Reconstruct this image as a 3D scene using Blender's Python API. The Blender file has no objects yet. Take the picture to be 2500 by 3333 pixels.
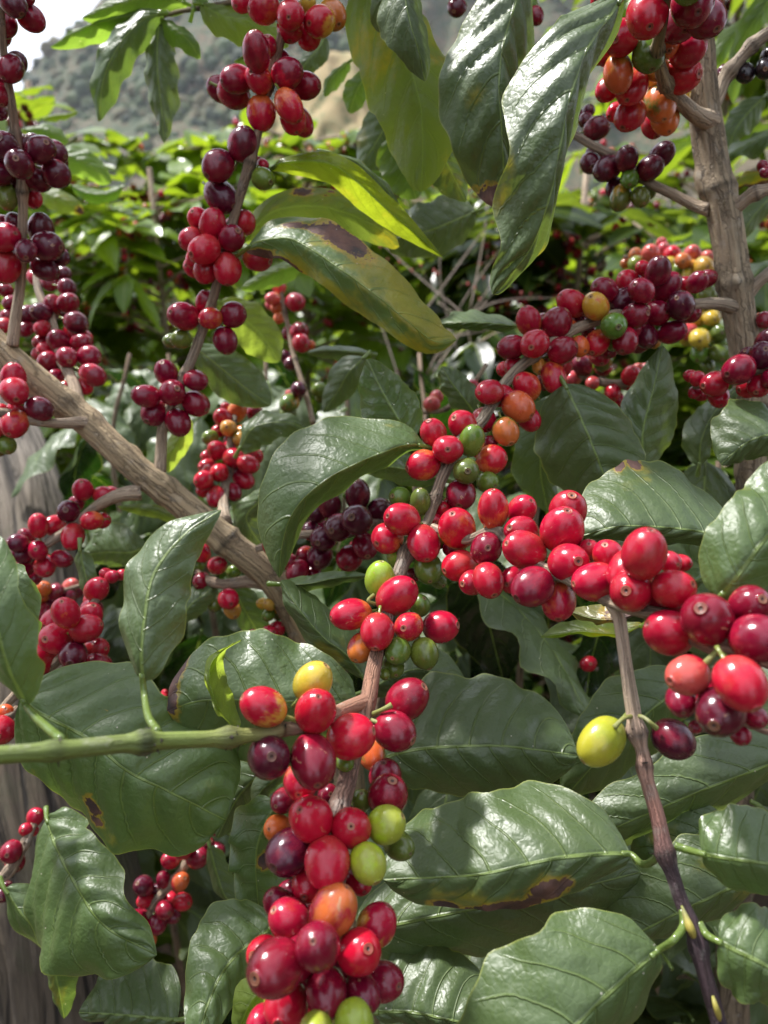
import bpy, math, random
import numpy as np
from mathutils import Vector, Matrix, Quaternion, noise as mnoise
R = math.radians
random.seed(7); np.random.seed(7)
scene = bpy.context.scene
COL = scene.collection

# ------------------------------------------------------------------ camera
FPX = 2505.0; CX, CY = 1250.0, 1666.5          # focal length and centre in photograph pixels
CAMZ = 1.35; PITCH = R(18)
cam_d = bpy.data.cameras.new('camera'); cam = bpy.data.objects.new('camera', cam_d); COL.objects.link(cam)
cam.location = (0, 0, CAMZ); cam.rotation_euler = (R(90) - PITCH, 0, 0)
cam_d.sensor_fit = 'HORIZONTAL'; cam_d.sensor_width = 24.0; cam_d.lens = 24.0 * FPX / 2500
cam_d.clip_start = 0.02; cam_d.clip_end = 6000
cam_d.dof.use_dof = True; cam_d.dof.focus_distance = 0.315; cam_d.dof.aperture_fstop = 9.5
scene.camera = cam
CAMM = Matrix.Translation((0, 0, CAMZ)) @ Matrix.Rotation(R(90) - PITCH, 4, 'X')
CM = np.array(CAMM)[:3, :3]; CO = np.array(CAMM)[:3, 3]

# ------------------------------------------------------------------ sky and sun
SUN_EL, SUN_AZ = R(57), R(-54)                 # azimuth from the view direction (+Y), negative = left
world = bpy.data.worlds.new('World'); scene.world = world; world.use_nodes = True
nt = world.node_tree; nt.nodes.clear()
wo = nt.nodes.new('ShaderNodeOutputWorld'); bg = nt.nodes.new('ShaderNodeBackground')
sky = nt.nodes.new('ShaderNodeTexSky'); sky.sky_type = 'NISHITA'; sky.sun_disc = False
sky.sun_elevation = SUN_EL; sky.sun_rotation = SUN_AZ
sky.air_density = 1.0; sky.dust_density = 3.0; sky.ozone_density = 1.0
tc = nt.nodes.new('ShaderNodeTexCoord')
cn = nt.nodes.new('ShaderNodeTexNoise'); cn.inputs['Scale'].default_value = 2.2; cn.inputs['Detail'].default_value = 6
nt.links.new(tc.outputs['Generated'], cn.inputs['Vector'])
cr = nt.nodes.new('ShaderNodeMapRange'); cr.inputs[1].default_value = 0.40; cr.inputs[2].default_value = 0.58
cr.inputs[3].default_value = 0.35; cr.inputs[4].default_value = 0.95
nt.links.new(cn.outputs['Fac'], cr.inputs[0])
cm = nt.nodes.new('ShaderNodeMix'); cm.data_type = 'RGBA'
nt.links.new(cr.outputs[0], cm.inputs['Factor']); nt.links.new(sky.outputs[0], cm.inputs['A'])
cm.inputs['B'].default_value = (11.0, 11.5, 13.0, 1)         # bright cloud
nt.links.new(cm.outputs['Result'], bg.inputs['Color']); bg.inputs['Strength'].default_value = 0.10
nt.links.new(bg.outputs[0], wo.inputs[0])
sun_d = bpy.data.lights.new('sun', 'SUN'); sun_d.energy = 5.0; sun_d.angle = R(5); sun_d.color = (1.0, 0.97, 0.94)
sun = bpy.data.objects.new('sun', sun_d); COL.objects.link(sun)
sd = Vector((math.sin(SUN_AZ) * math.cos(SUN_EL), math.cos(SUN_AZ) * math.cos(SUN_EL), math.sin(SUN_EL)))
sun.rotation_euler = sd.to_track_quat('Z', 'Y').to_euler()
scene.view_settings.view_transform = 'Standard'; scene.view_settings.look = 'None'
scene.view_settings.exposure = 0.78; scene.view_settings.gamma = 1.0
try: scene.view_settings.use_curve_mapping = False
except Exception: pass
scene.cycles.max_bounces = 4; scene.cycles.transparent_max_bounces = 4
scene.cycles.diffuse_bounces = 2; scene.cycles.glossy_bounces = 2; scene.cycles.transmission_bounces = 2; scene.cycles.volume_bounces = 0
scene.cycles.use_denoising = True

# ------------------------------------------------------------------ helpers
K = 1.659                                       # the zoomed tiles the measurements were read from
TILE = dict(A=(0, 0), B=(800, 0), C=(1500, 0), D=(0, 800), E=(800, 800), F=(1500, 800), G=(0, 1600), H=(800, 1600),
            I=(1500, 1600), J=(0, 2333), K=(800, 2333), L=(1500, 2333))
def tp(t, x, y):
    ox, oy = TILE[t]; return ox + x / K, oy + y / K
def camp(px, py, d):                            # photograph pixel and depth -> camera space
    return np.array(((px - CX) / FPX * d, -(py - CY) / FPX * d, -d))
def c2w(p): return np.asarray(p) @ CM.T + CO
def at(px, py, d): return Vector(c2w(camp(px, py, d)))
def parse(s):                                   # "A 10 20 .4, A 30 40 .5" -> [(px,py,d)]
    out = []
    for q in s.split(','):
        f = q.split()
        x, y = tp(f[0], float(f[1]), float(f[2])); out.append((x, y, float(f[3])))
    return out
def spline(pts, n):                             # Catmull-Rom through pts, n samples evenly by length
    P = np.array(pts, float)
    if len(P) == 2: P = np.array([P[0], (P[0] + P[1]) / 2, P[1]])
    Q = np.vstack([2 * P[0] - P[1], P, 2 * P[-1] - P[-2]])
    res = []
    for i in range(1, len(Q) - 2):
        p0, p1, p2, p3 = Q[i - 1], Q[i], Q[i + 1], Q[i + 2]
        for t in np.linspace(0, 1, 14, endpoint=False):
            res.append(.5 * ((2 * p1) + (-p0 + p2) * t + (2 * p0 - 5 * p1 + 4 * p2 - p3) * t * t + (-p0 + 3 * p1 - 3 * p2 + p3) * t ** 3))
    res.append(Q[-2]); res = np.array(res)
    L = np.r_[0, np.cumsum(np.linalg.norm(np.diff(res[:, :3], axis=0), axis=1))]
    u = np.linspace(0, L[-1], n)
    return np.stack([np.interp(u, L, res[:, k]) for k in range(res.shape[1])], 1)
def nrm(v): return v / np.maximum(np.linalg.norm(v, axis=-1, keepdims=True), 1e-9)

WLOC = {}
def link(name, data, parent=None, loc=(0, 0, 0)):
    o = bpy.data.objects.new(name, data); COL.objects.link(o)
    loc = Vector(loc); WLOC[o.name] = loc
    if parent is not None:
        o.parent = parent; o.location = loc - WLOC[parent.name]
    else: o.location = loc
    return o
def tag(o, label=None, cat=None, group=None, kind=None):
    if label: o['label'] = label
    if cat: o['category'] = cat
    if group: o['group'] = group
    if kind: o['kind'] = kind
    return o
def mesh(name, V, F, mat, smooth=True, attrs=None, uv=None, cols=None):
    me = bpy.data.meshes.new(name); me.from_pydata(np.asarray(V).tolist(), [], F)
    if smooth: me.polygons.foreach_set('use_smooth', [True] * len(me.polygons))
    n = len(me.vertices)
    for k, a in (attrs or {}).items():
        at_ = me.attributes.new(k, 'FLOAT', 'POINT'); at_.data.foreach_set('value', np.asarray(a, np.float32))
    li = np.empty(len(me.loops), np.int32); me.loops.foreach_get('vertex_index', li)
    if uv is not None:
        ul = me.uv_layers.new(name='UVMap'); ul.data.foreach_set('uv', np.asarray(uv, np.float32)[li].ravel())
    if cols is not None:
        ca = me.attributes.new('Col', 'FLOAT_COLOR', 'POINT')
        ca.data.foreach_set('color', np.c_[np.asarray(cols, np.float32), np.ones(n, np.float32)].ravel())
    me.materials.append(mat); me.update(); return me

# ------------------------------------------------------------------ materials
class NT:
    def __init__(s, name):
        s.m = bpy.data.materials.new(name); s.m.use_nodes = True; s.t = s.m.node_tree; s.t.nodes.clear()
        s.out = s.n('ShaderNodeOutputMaterial')
    def n(s, ty, **kw):
        x = s.t.nodes.new(ty)
        for k, v in kw.items(): setattr(x, k, v)
        return x
    def put(s, sock, v):
        if isinstance(v, (int, float)): sock.default_value = v
        elif isinstance(v, tuple):
            sock.default_value = v if (len(v) == 4 or sock.type == 'VECTOR') else v + (1,)
        else: s.t.links.new(v, sock)
    def math(s, op, a, b=None, c=None, clamp=False):
        x = s.n('ShaderNodeMath', operation=op, use_clamp=clamp); s.put(x.inputs[0], a)
        if b is not None: s.put(x.inputs[1], b)
        if c is not None: s.put(x.inputs[2], c)
        return x.outputs[0]
    def mix(s, f, a, b, blend='MIX'):
        x = s.n('ShaderNodeMix', data_type='RGBA', blend_type=blend); s.put(x.inputs['Factor'], f)
        s.put(x.inputs['A'], a); s.put(x.inputs['B'], b); return x.outputs['Result']
    def mr(s, v, a, b, c=0., d=1., smooth=False):
        x = s.n('ShaderNodeMapRange', interpolation_type='SMOOTHSTEP' if smooth else 'LINEAR'); s.put(x.inputs[0], v)
        for i, q in enumerate((a, b, c, d)): s.put(x.inputs[i + 1], q)
        return x.outputs[0]
    def noise(s, vec, scale, detail=3., rough=.55, dist=0.):
        x = s.n('ShaderNodeTexNoise'); s.put(x.inputs['Vector'], vec); x.inputs['Scale'].default_value = scale
        x.inputs['Detail'].default_value = detail; x.inputs['Roughness'].default_value = rough; x.inputs['Distortion'].default_value = dist
        return x.outputs['Fac']
    def vor(s, vec, scale, feat='F1', out='Distance', rand=1.):
        x = s.n('ShaderNodeTexVoronoi', feature=feat); s.put(x.inputs['Vector'], vec); x.inputs['Scale'].default_value = scale
        x.inputs['Randomness'].default_value = rand
        return x.outputs[out]
    def attr(s, name, ty='GEOMETRY', out='Fac'):
        x = s.n('ShaderNodeAttribute', attribute_name=name, attribute_type=ty); return x.outputs[out]
    def vmath(s, op, a, b):
        x = s.n('ShaderNodeVectorMath', operation=op); s.put(x.inputs[0], a); s.put(x.inputs[1], b); return x.outputs[0]
    def bump(s, h, strength, dist):
        x = s.n('ShaderNodeBump'); s.put(x.inputs['Height'], h); x.inputs['Strength'].default_value = strength
        x.inputs['Distance'].default_value = dist; return x.outputs[0]
    def bsdf(s, **kw):
        x = s.n('ShaderNodeBsdfPrincipled')
        for k, v in kw.items(): s.put(x.inputs[k.replace('_', ' ')], v)
        return x.outputs[0]
    def done(s, sh): s.t.links.new(sh, s.out.inputs[0]); return s.m

NV = 6.6
def leaf_material():
    n = NT('leaf'); oi = n.n('ShaderNodeObjectInfo'); geo = n.n('ShaderNodeNewGeometry'); tcn = n.n('ShaderNodeTexCoord')
    uvn = n.n('ShaderNodeSeparateXYZ'); n.put(uvn.inputs[0], tcn.outputs['UV']); s_, t_ = uvn.outputs[0], uvn.outputs[1]
    P = n.vmath('ADD', tcn.outputs['Object'], n.vmath('MULTIPLY', oi.outputs['Random'], (3.1, 5.7, 9.3)))
    at_ = n.math('ABSOLUTE', t_)
    n1 = n.noise(P, 22, 2); n2 = n.noise(P, 95, 3); n3 = n.noise(P, 420, 1)
    wob = n.math('MULTIPLY', n.math('SUBTRACT', n1, .5), .10)
    v = n.math('ADD', n.math('SUBTRACT', s_, n.math('MULTIPLY', n.math('POWER', at_, 1.5), .24)), wob)
    side = n.math('MULTIPLY', n.math('GREATER_THAN', t_, 0.), .38)
    fr = n.math('FRACT', n.math('ADD', n.math('MULTIPLY', v, NV), side))
    dd = n.math('MINIMUM', fr, n.math('SUBTRACT', 1., fr))
    lat = n.math('MULTIPLY', n.mr(dd, .010, .045, 1, 0), n.mr(at_, .72, .95, 1, 0))
    mid = n.mr(n.attr('mid'), .32, .8, 1, 0)
    ret = n.mr(n.vor(P, 330, 'DISTANCE_TO_EDGE'), 0, .12, 1, 0)
    base = oi.outputs['Color']
    base = n.mix(n.mr(n1, .3, .7), n.mix(1., base, (.72, .76, .70), 'MULTIPLY'), n.mix(1., base, (1.28, 1.24, 1.12), 'MULTIPLY'))
    back = geo.outputs['Backfacing']
    pale = n.mix(.55, base, (.13, .19, .065))
    base = n.mix(back, base, pale)
    ye = n.attr('yel'); yv = n.math('ADD', ye, n.math('MULTIPLY', n.math('SUBTRACT', n.math('ADD', n1, n2), 1.0), 1.3))
    yv = n.math('SUBTRACT', yv, n.math('MULTIPLY', lat, .22))
    ym = n.mr(yv, .40, .95, 0, 1, True)
    base = n.mix(n.math('MULTIPLY', ym, .85), base, n.mix(n2, (.16, .20, .018), (.36, .29, .03)))
    vc = n.mix(.5, base, (.22, .30, .07))
    base = n.mix(n.math('MULTIPLY', lat, n.mr(back, 0, 1, .24, .5)), base, vc)
    base = n.mix(n.math('MULTIPLY', ret, .06), base, vc)
    base = n.mix(n.math('MULTIPLY', mid, .75), base, (.20, .28, .07))
    base = n.mix(n.mr(at_, .975, .995, 0, .6), base, (.26, .30, .06))
    bv = n.math('ADD', n.attr('bro'), n.math('MULTIPLY', n.math('SUBTRACT', n.math('ADD', n2, n3), 1.), .45))
    bm = n.mr(bv, .47, .53, 0, 1); halo = n.mr(bv, .28, .5, 0, 1)
    base = n.mix(n.math('MULTIPLY', halo, .7), base, (.44, .27, .02))
    base = n.mix(bm, base, n.mix(n.mr(n2, .35, .65), (.022, .012, .012), (.13, .055, .035)))
    sp = n.vor(P, 150); spk = n.math('MULTIPLY', n.mr(sp, .045, .065, 1, 0), n.math('GREATER_THAN', n.noise(P, 130, 0), .56))
    base = n.mix(n.math('MULTIPLY', spk, .75), base, (.55, .52, .45))
    dust = n.mr(n2, .5, .75)
    base = n.mix(n.math('MULTIPLY', dust, .012), base, (.4, .38, .34))
    h = n.math('ADD', n.math('MULTIPLY', lat, -.9), n.math('ADD', n.math('MULTIPLY', ret, -.07), n.math('ADD', n.math('MULTIPLY', n2, 2.3), n.math('MULTIPLY', n3, .45))))
    h = n.math('ADD', h, n.math('MULTIPLY', mid, -.8))
    nb = n.bump(h, .7, .0008)
    rough = n.math('ADD', n.mr(n.noise(P, 55, 3), .3, .7, .13, .31), n.math('ADD', n.math('MULTIPLY', back, .22), n.math('MULTIPLY', bm, .3)))
    p = n.bsdf(Base_Color=base, Roughness=rough, Normal=nb)
    p.node.inputs['Specular IOR Level'].default_value = .75
    tr = n.n('ShaderNodeBsdfTranslucent')
    tcol = n.mix(1., n.mix(.35, base, n.mix(1., base, (1.5, 1.35, .35), 'MULTIPLY')), (1.75, 1.75, 1.2), 'MULTIPLY')
    n.put(tr.inputs['Color'], tcol); n.put(tr.inputs['Normal'], nb)
    mx = n.n('ShaderNodeMixShader'); n.put(mx.inputs[0], n.math('SUBTRACT', n.math('ADD', .28, n.attr('thin', 'OBJECT')), n.math('MULTIPLY', bm, .28)))
    n.put(mx.inputs[1], p); n.put(mx.inputs[2], tr.outputs[0])
    return n.done(mx.outputs[0])

def cherry_material():
    n = NT('cherry_skin'); oi = n.n('ShaderNodeObjectInfo'); tcn = n.n('ShaderNodeTexCoord')
    P = n.vmath('ADD', tcn.outputs['Object'], n.vmath('MULTIPLY', oi.outputs['Random'], (31., 57., 93.)))
    ax = n.attr('axial'); nav = n.attr('navel'); stk = n.attr('stalk')
    n1 = n.noise(P, .9, 3); n2 = n.noise(P, 3.5, 4); n3 = n.noise(P, 16, 3)
    st = n.noise(n.vmath('MULTIPLY', P, (9., 9., 1.2)), 1.0, 1)
    g = n.math('ADD', n.mr(ax, -1, 1, .95, .05), n.math('MULTIPLY', n.math('SUBTRACT', n1, .5), 2.4))
    g = n.math('ADD', g, n.math('MULTIPLY', n.math('SUBTRACT', st, .5), .5))
    f = n.mr(g, .32, .86, 0, 1, True)
    c = n.mix(f, oi.outputs['Color'], n.attr('blush', 'OBJECT', 'Color'))
    c = n.mix(n.mr(n2, .3, .7, 0, .35), c, n.mix(1., c, (.62, .55, .6), 'MULTIPLY'))
    dots = n.mr(n.vor(P, 7.5), .05, .10, 1, 0)
    c = n.mix(n.math('MULTIPLY', dots, .35), c, (.75, .32, .2))
    sc = n.math('MULTIPLY', n.mr(n.noise(P, 1.7, 5, .65, .6), .665, .72), .75)
    c = n.mix(sc, c, n.mix(n3, (.33, .16, .08), (.55, .36, .2)))
    c = n.mix(n.mr(nav, .1, .45, 0, .8), c, n.mix(n.mr(oi.outputs['Random'], 0, 1, .15, .75), n.mix(1., c, (.45, .4, .4), 'MULTIPLY'), (.42, .22, .11)))
    c = n.mix(n.mr(nav, .6, .9, 0, .97), c, (.045, .018, .012))
    c = n.mix(stk, c, (.17, .20, .045))
    rough = n.math('ADD', n.math('ADD', n.mr(n2, .3, .7, .13, .25), n.mr(n1, .5, .72, 0, .16)), n.math('ADD', n.math('MULTIPLY', sc, .35), n.math('MULTIPLY', nav, .3)))
    h = n.math('ADD', n.math('MULTIPLY', n3, .5), n.math('ADD', n2, n.math('MULTIPLY', sc, .6)))
    p = n.bsdf(Base_Color=c, Roughness=rough, Normal=n.bump(h, .18, .0004))
    b = p.node; b.inputs['Specular IOR Level'].default_value = .5
    return n.done(p)

def bark_material():
    n = NT('bark'); tcn = n.n('ShaderNodeTexCoord'); uv = tcn.outputs['UV']; ob = tcn.outputs['Object']
    c = n.attr('Col', 'GEOMETRY', 'Color')
    fib = n.noise(n.vmath('MULTIPLY', uv, (1.0, 3.2, 1.)), 9, 6, .68, .5)
    n2 = n.noise(ob, 130, 5, .65); n3 = n.noise(ob, 900, 3)
    cr_ = n.vor(n.vmath('ADD', n.vmath('MULTIPLY', uv, (9., 30., 1.)), n.vmath('MULTIPLY', n2, (1.6, 1.6, 0.))), 1., 'DISTANCE_TO_EDGE')
    rg = n.attr('rough')
    c2 = n.mix(n.mr(fib, .3, .7), n.mix(1., c, (.42, .40, .38), 'MULTIPLY'), n.mix(1., c, (1.4, 1.36, 1.3), 'MULTIPLY'))
    c2 = n.mix(n.math('MULTIPLY', rg, .85), c, c2)
    c2 = n.mix(n.math('MULTIPLY', n.mr(n2, .56, .72), .45), c2, (.42, .40, .35))
    c2 = n.mix(n.math('MULTIPLY', n.math('MULTIPLY', n.mr(cr_, 0., .075, 1, 0), rg), n.mr(n2, .36, .56, .15, .8)), c2, n.mix(1., c, (.22, .2, .2), 'MULTIPLY'))
    h = n.math('ADD', n.math('MULTIPLY', fib, 1.), n.math('ADD', n.math('MULTIPLY', n3, .25), n.math('MULTIPLY', n.mr(cr_, 0, .1, 0, .8), .5)))
    nb = n.n('ShaderNodeBump'); n.put(nb.inputs['Height'], h); n.put(nb.inputs['Strength'], n.mr(rg, 0, 1, .08, .8)); nb.inputs['Distance'].default_value = .0022
    return n.done(n.bsdf(Base_Color=c2, Roughness=n.mr(rg, 0, 1, .42, .85), Normal=nb.outputs[0]))

def far_leaf_material():
    n = NT('far_leaf'); oi = n.n('ShaderNodeObjectInfo'); geo = n.n('ShaderNodeNewGeometry'); tcn = n.n('ShaderNodeTexCoord')
    f = n.noise(tcn.outputs['Object'], 5., 2); b = oi.outputs['Color']
    c = n.mix(n.mr(f, .3, .7), n.mix(1., b, (.7, .75, .7), 'MULTIPLY'), n.mix(1., b, (1.5, 1.25, .9), 'MULTIPLY'))
    c = n.mix(n.math('MULTIPLY', geo.outputs['Backfacing'], .4), c, (.12, .18, .06))
    c = n.mix(n.mr(n.attr('mid'), .6, 1.6, .6, 0), c, (.2, .27, .05))
    tr = n.n('ShaderNodeBsdfTranslucent'); n.put(tr.inputs['Color'], n.mix(1., c, (2.6, 2.3, .6), 'MULTIPLY'))
    mx = n.n('ShaderNodeMixShader'); mx.inputs[0].default_value = .45; n.put(mx.inputs[1], n.bsdf(Base_Color=c, Roughness=.3)); n.put(mx.inputs[2], tr.outputs[0])
    return n.done(mx.outputs[0])
FARLEAF = far_leaf_material(); LEAF = leaf_material()
def wood_material():
    n = NT('weathered_wood'); tcn = n.n('ShaderNodeTexCoord'); uv = tcn.outputs['UV']; ob = tcn.outputs['Object']
    c = n.attr('Col', 'GEOMETRY', 'Color'); a = n.noise(n.vmath('MULTIPLY', uv, (.55, 1.1, 1.)), 9, 6, .7, .6); b = n.noise(ob, 14, 5, .6); d = n.noise(n.vmath('MULTIPLY', uv, (.28, .45, 1.)), 9, 4, .6, 1.2)
    x = n.mix(n.mr(a, .32, .66), n.mix(1., c, (.35, .32, .30), 'MULTIPLY'), n.mix(1., c, (1.5, 1.48, 1.45), 'MULTIPLY'))
    x = n.mix(n.mr(b, .55, .68, 0, .7), x, (.045, .050, .022)); cr = n.mr(d, .36, .43, 1, 0); x = n.mix(n.math('MULTIPLY', cr, .9), x, (.012, .009, .007))
    return n.done(n.bsdf(Base_Color=x, Roughness=.9, Normal=n.bump(n.math('SUBTRACT', a, cr), .9, .006)))
WOODM = wood_material(); CHERRY = cherry_material(); BARK = bark_material()
# ------------------------------------------------------------------ shape builders
HALF = np.array([0, .018, .045, .1, .18, .28, .38, .48, .58, .68, .77, .85, .92, .965, 1.0])
TS = np.r_[-HALF[:0:-1], HALF]
def tube_arrays(C, rad, sides, ridge=0., seed=0., ls=1., fine=0, knobs=()):
    """rings round the polyline C (n,3) -> V, F, u, v(length)"""
    n = len(C); T = nrm(np.gradient(C, axis=0)); L = np.r_[0, np.cumsum(np.linalg.norm(np.diff(C, axis=0), axis=1))]
    ref = np.array([0.31, 0.2, 0.93]); U = np.empty_like(C); prev = nrm(np.cross(T[0], ref))
    for i in range(n):
        prev = nrm(prev - T[i] * np.dot(prev, T[i])); U[i] = prev
    W = np.cross(T, U); a = np.linspace(0, 2 * math.pi, sides, endpoint=False)
    V = np.empty((n, sides, 3)); 
    for i in range(n):
        r = np.full(sides, rad[i])
        if ridge:
            for k, an in enumerate(a):
                q = Vector((math.cos(an) * 2.4 + seed, math.sin(an) * 2.4, ls * L[i] * 16))
                q2 = Vector((math.cos(an) * 1.2 + seed, math.sin(an) * 1.2, ls * L[i] * 45 + 9))
                q3 = Vector((math.cos(an) * 6 + seed, math.sin(an) * 6, ls * L[i] * 40 + 3))
                r[k] *= 1 + ridge * (mnoise.noise(q) + .7 * mnoise.noise(q2) - 1.1 * abs(mnoise.noise(q3)))
                if fine: r[k] *= 1 - .05 * fine * abs(mnoise.noise(Vector((math.cos(an) * 17, math.sin(an) * 17, L[i] * 7)))) - .03 * abs(mnoise.noise(Vector((math.cos(an) * 9, math.sin(an) * 9, L[i] * 4 + 5))))
        for (u0, a0, sz) in knobs:
            da = (a - a0 + math.pi) % (2 * math.pi) - math.pi; dl = (L[i] - u0 * L[-1]) / rad[i]; dd = np.sqrt((da / .55) ** 2 + (dl / .55) ** 2)
            r = r * (1 + sz * (np.exp(-dd ** 2) - .75 * np.exp(-(dd / .4) ** 2)))
        V[i] = C[i] + np.outer(np.cos(a) * r, U[i]) + np.outer(np.sin(a) * r, W[i])
    F = [(i * sides + k, i * sides + (k + 1) % sides, (i + 1) * sides + (k + 1) % sides, (i + 1) * sides + k) for i in range(n - 1) for k in range(sides)]
    F.append(tuple(range(sides))[::-1]); F.append(tuple((n - 1) * sides + k for k in range(sides)))
    uvu = np.tile(a / (2 * math.pi), n); uvv = np.repeat(L, sides)
    return V.reshape(-1, 3), F, uvu, uvv

def stem_mesh(name, pts, rpx, cols, sides=14, rough=1., ridge=0.05, nodes=(), step=.0022, swell=.38, ls=1., fine=0, mat=None, knobs=()):
    """pts [(px,py,d)], rpx radius in photograph pixels at each point, cols colour(s) along the stem, nodes = fractions with a swollen ring"""
    C0 = np.array([c2w(camp(*p)) for p in pts]); r0 = np.array([r * p[2] / FPX for r, p in zip(rpx, pts)])
    ex = np.c_[C0, r0]; L = np.linalg.norm(np.diff(C0, axis=0), axis=1).sum()
    n = int(min(260, max(16, L / step))); S = spline(ex, n); C, rad = S[:, :3], np.maximum(S[:, 3], .0003)
    u = np.linspace(0, 1, n); wfq = min(30., .12 / float(np.mean(rad))); wig = np.array([[mnoise.noise(Vector((x * L * wfq, k * 7.7, len(pts)))) for k in range(3)] for x in u])
    C = C + wig * rad[:, None] * .3
    dark = np.zeros(n)
    for q in nodes:
        g = np.exp(-((u - q) * L / .0028) ** 2); rad = rad * (1 + swell * g); dark = np.maximum(dark, np.exp(-((u - q) * L / .0013) ** 2))
    V, F, uu, vv = tube_arrays(C, rad, sides, ridge, seed=len(pts) * 3.3, ls=ls, fine=fine, knobs=knobs); uu = uu * max(1., float(np.mean(rad)) / .0075)
    cs = np.array(cols, float).reshape(-1, 3); cc = np.stack([np.interp(u, np.linspace(0, 1, len(cs)), cs[:, k]) for k in range(3)], 1)
    cc = cc * (1 - .65 * dark[:, None]); cc = np.repeat(cc, sides, axis=0)
    rg = np.full(len(V), rough)
    # small dry bracts and scars at the nodes
    rnd = random.Random(len(pts) * 91 + n)
    for q in nodes:
        i = int(q * (n - 1)); 
        for k in range(5):
            d = nrm(np.array([rnd.gauss(0, 1) for _ in range(3)])); T = nrm(C[min(i + 1, n - 1)] - C[max(i - 1, 0)]); d = nrm(d - T * np.dot(d, T))
            b = C[i] + d * rad[i] * .8 + T * rnd.uniform(-.001, .001); e = b + d * rnd.uniform(.001, .0026) + T * rnd.uniform(-.0012, .0012)
            w = nrm(np.cross(d, T)) * rnd.uniform(.0006, .0012); t2 = T * .0005; m = len(V)
            V = np.vstack([V, b - w, b + w, e, b + t2]); F += [(m, m + 1, m + 2), (m, m + 2, m + 3), (m + 1, m + 3, m + 2)]
            uu = np.r_[uu, [0] * 4]; vv = np.r_[vv, [0] * 4]; rg = np.r_[rg, [.6] * 4]; cc = np.vstack([cc, [[.05, .035, .025]] * 4])
    o = C0[0]
    return mesh(name, V - o, F, mat or BARK, uv=np.c_[uu, vv], cols=cc, attrs=dict(rough=rg)), Vector(o)

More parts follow.
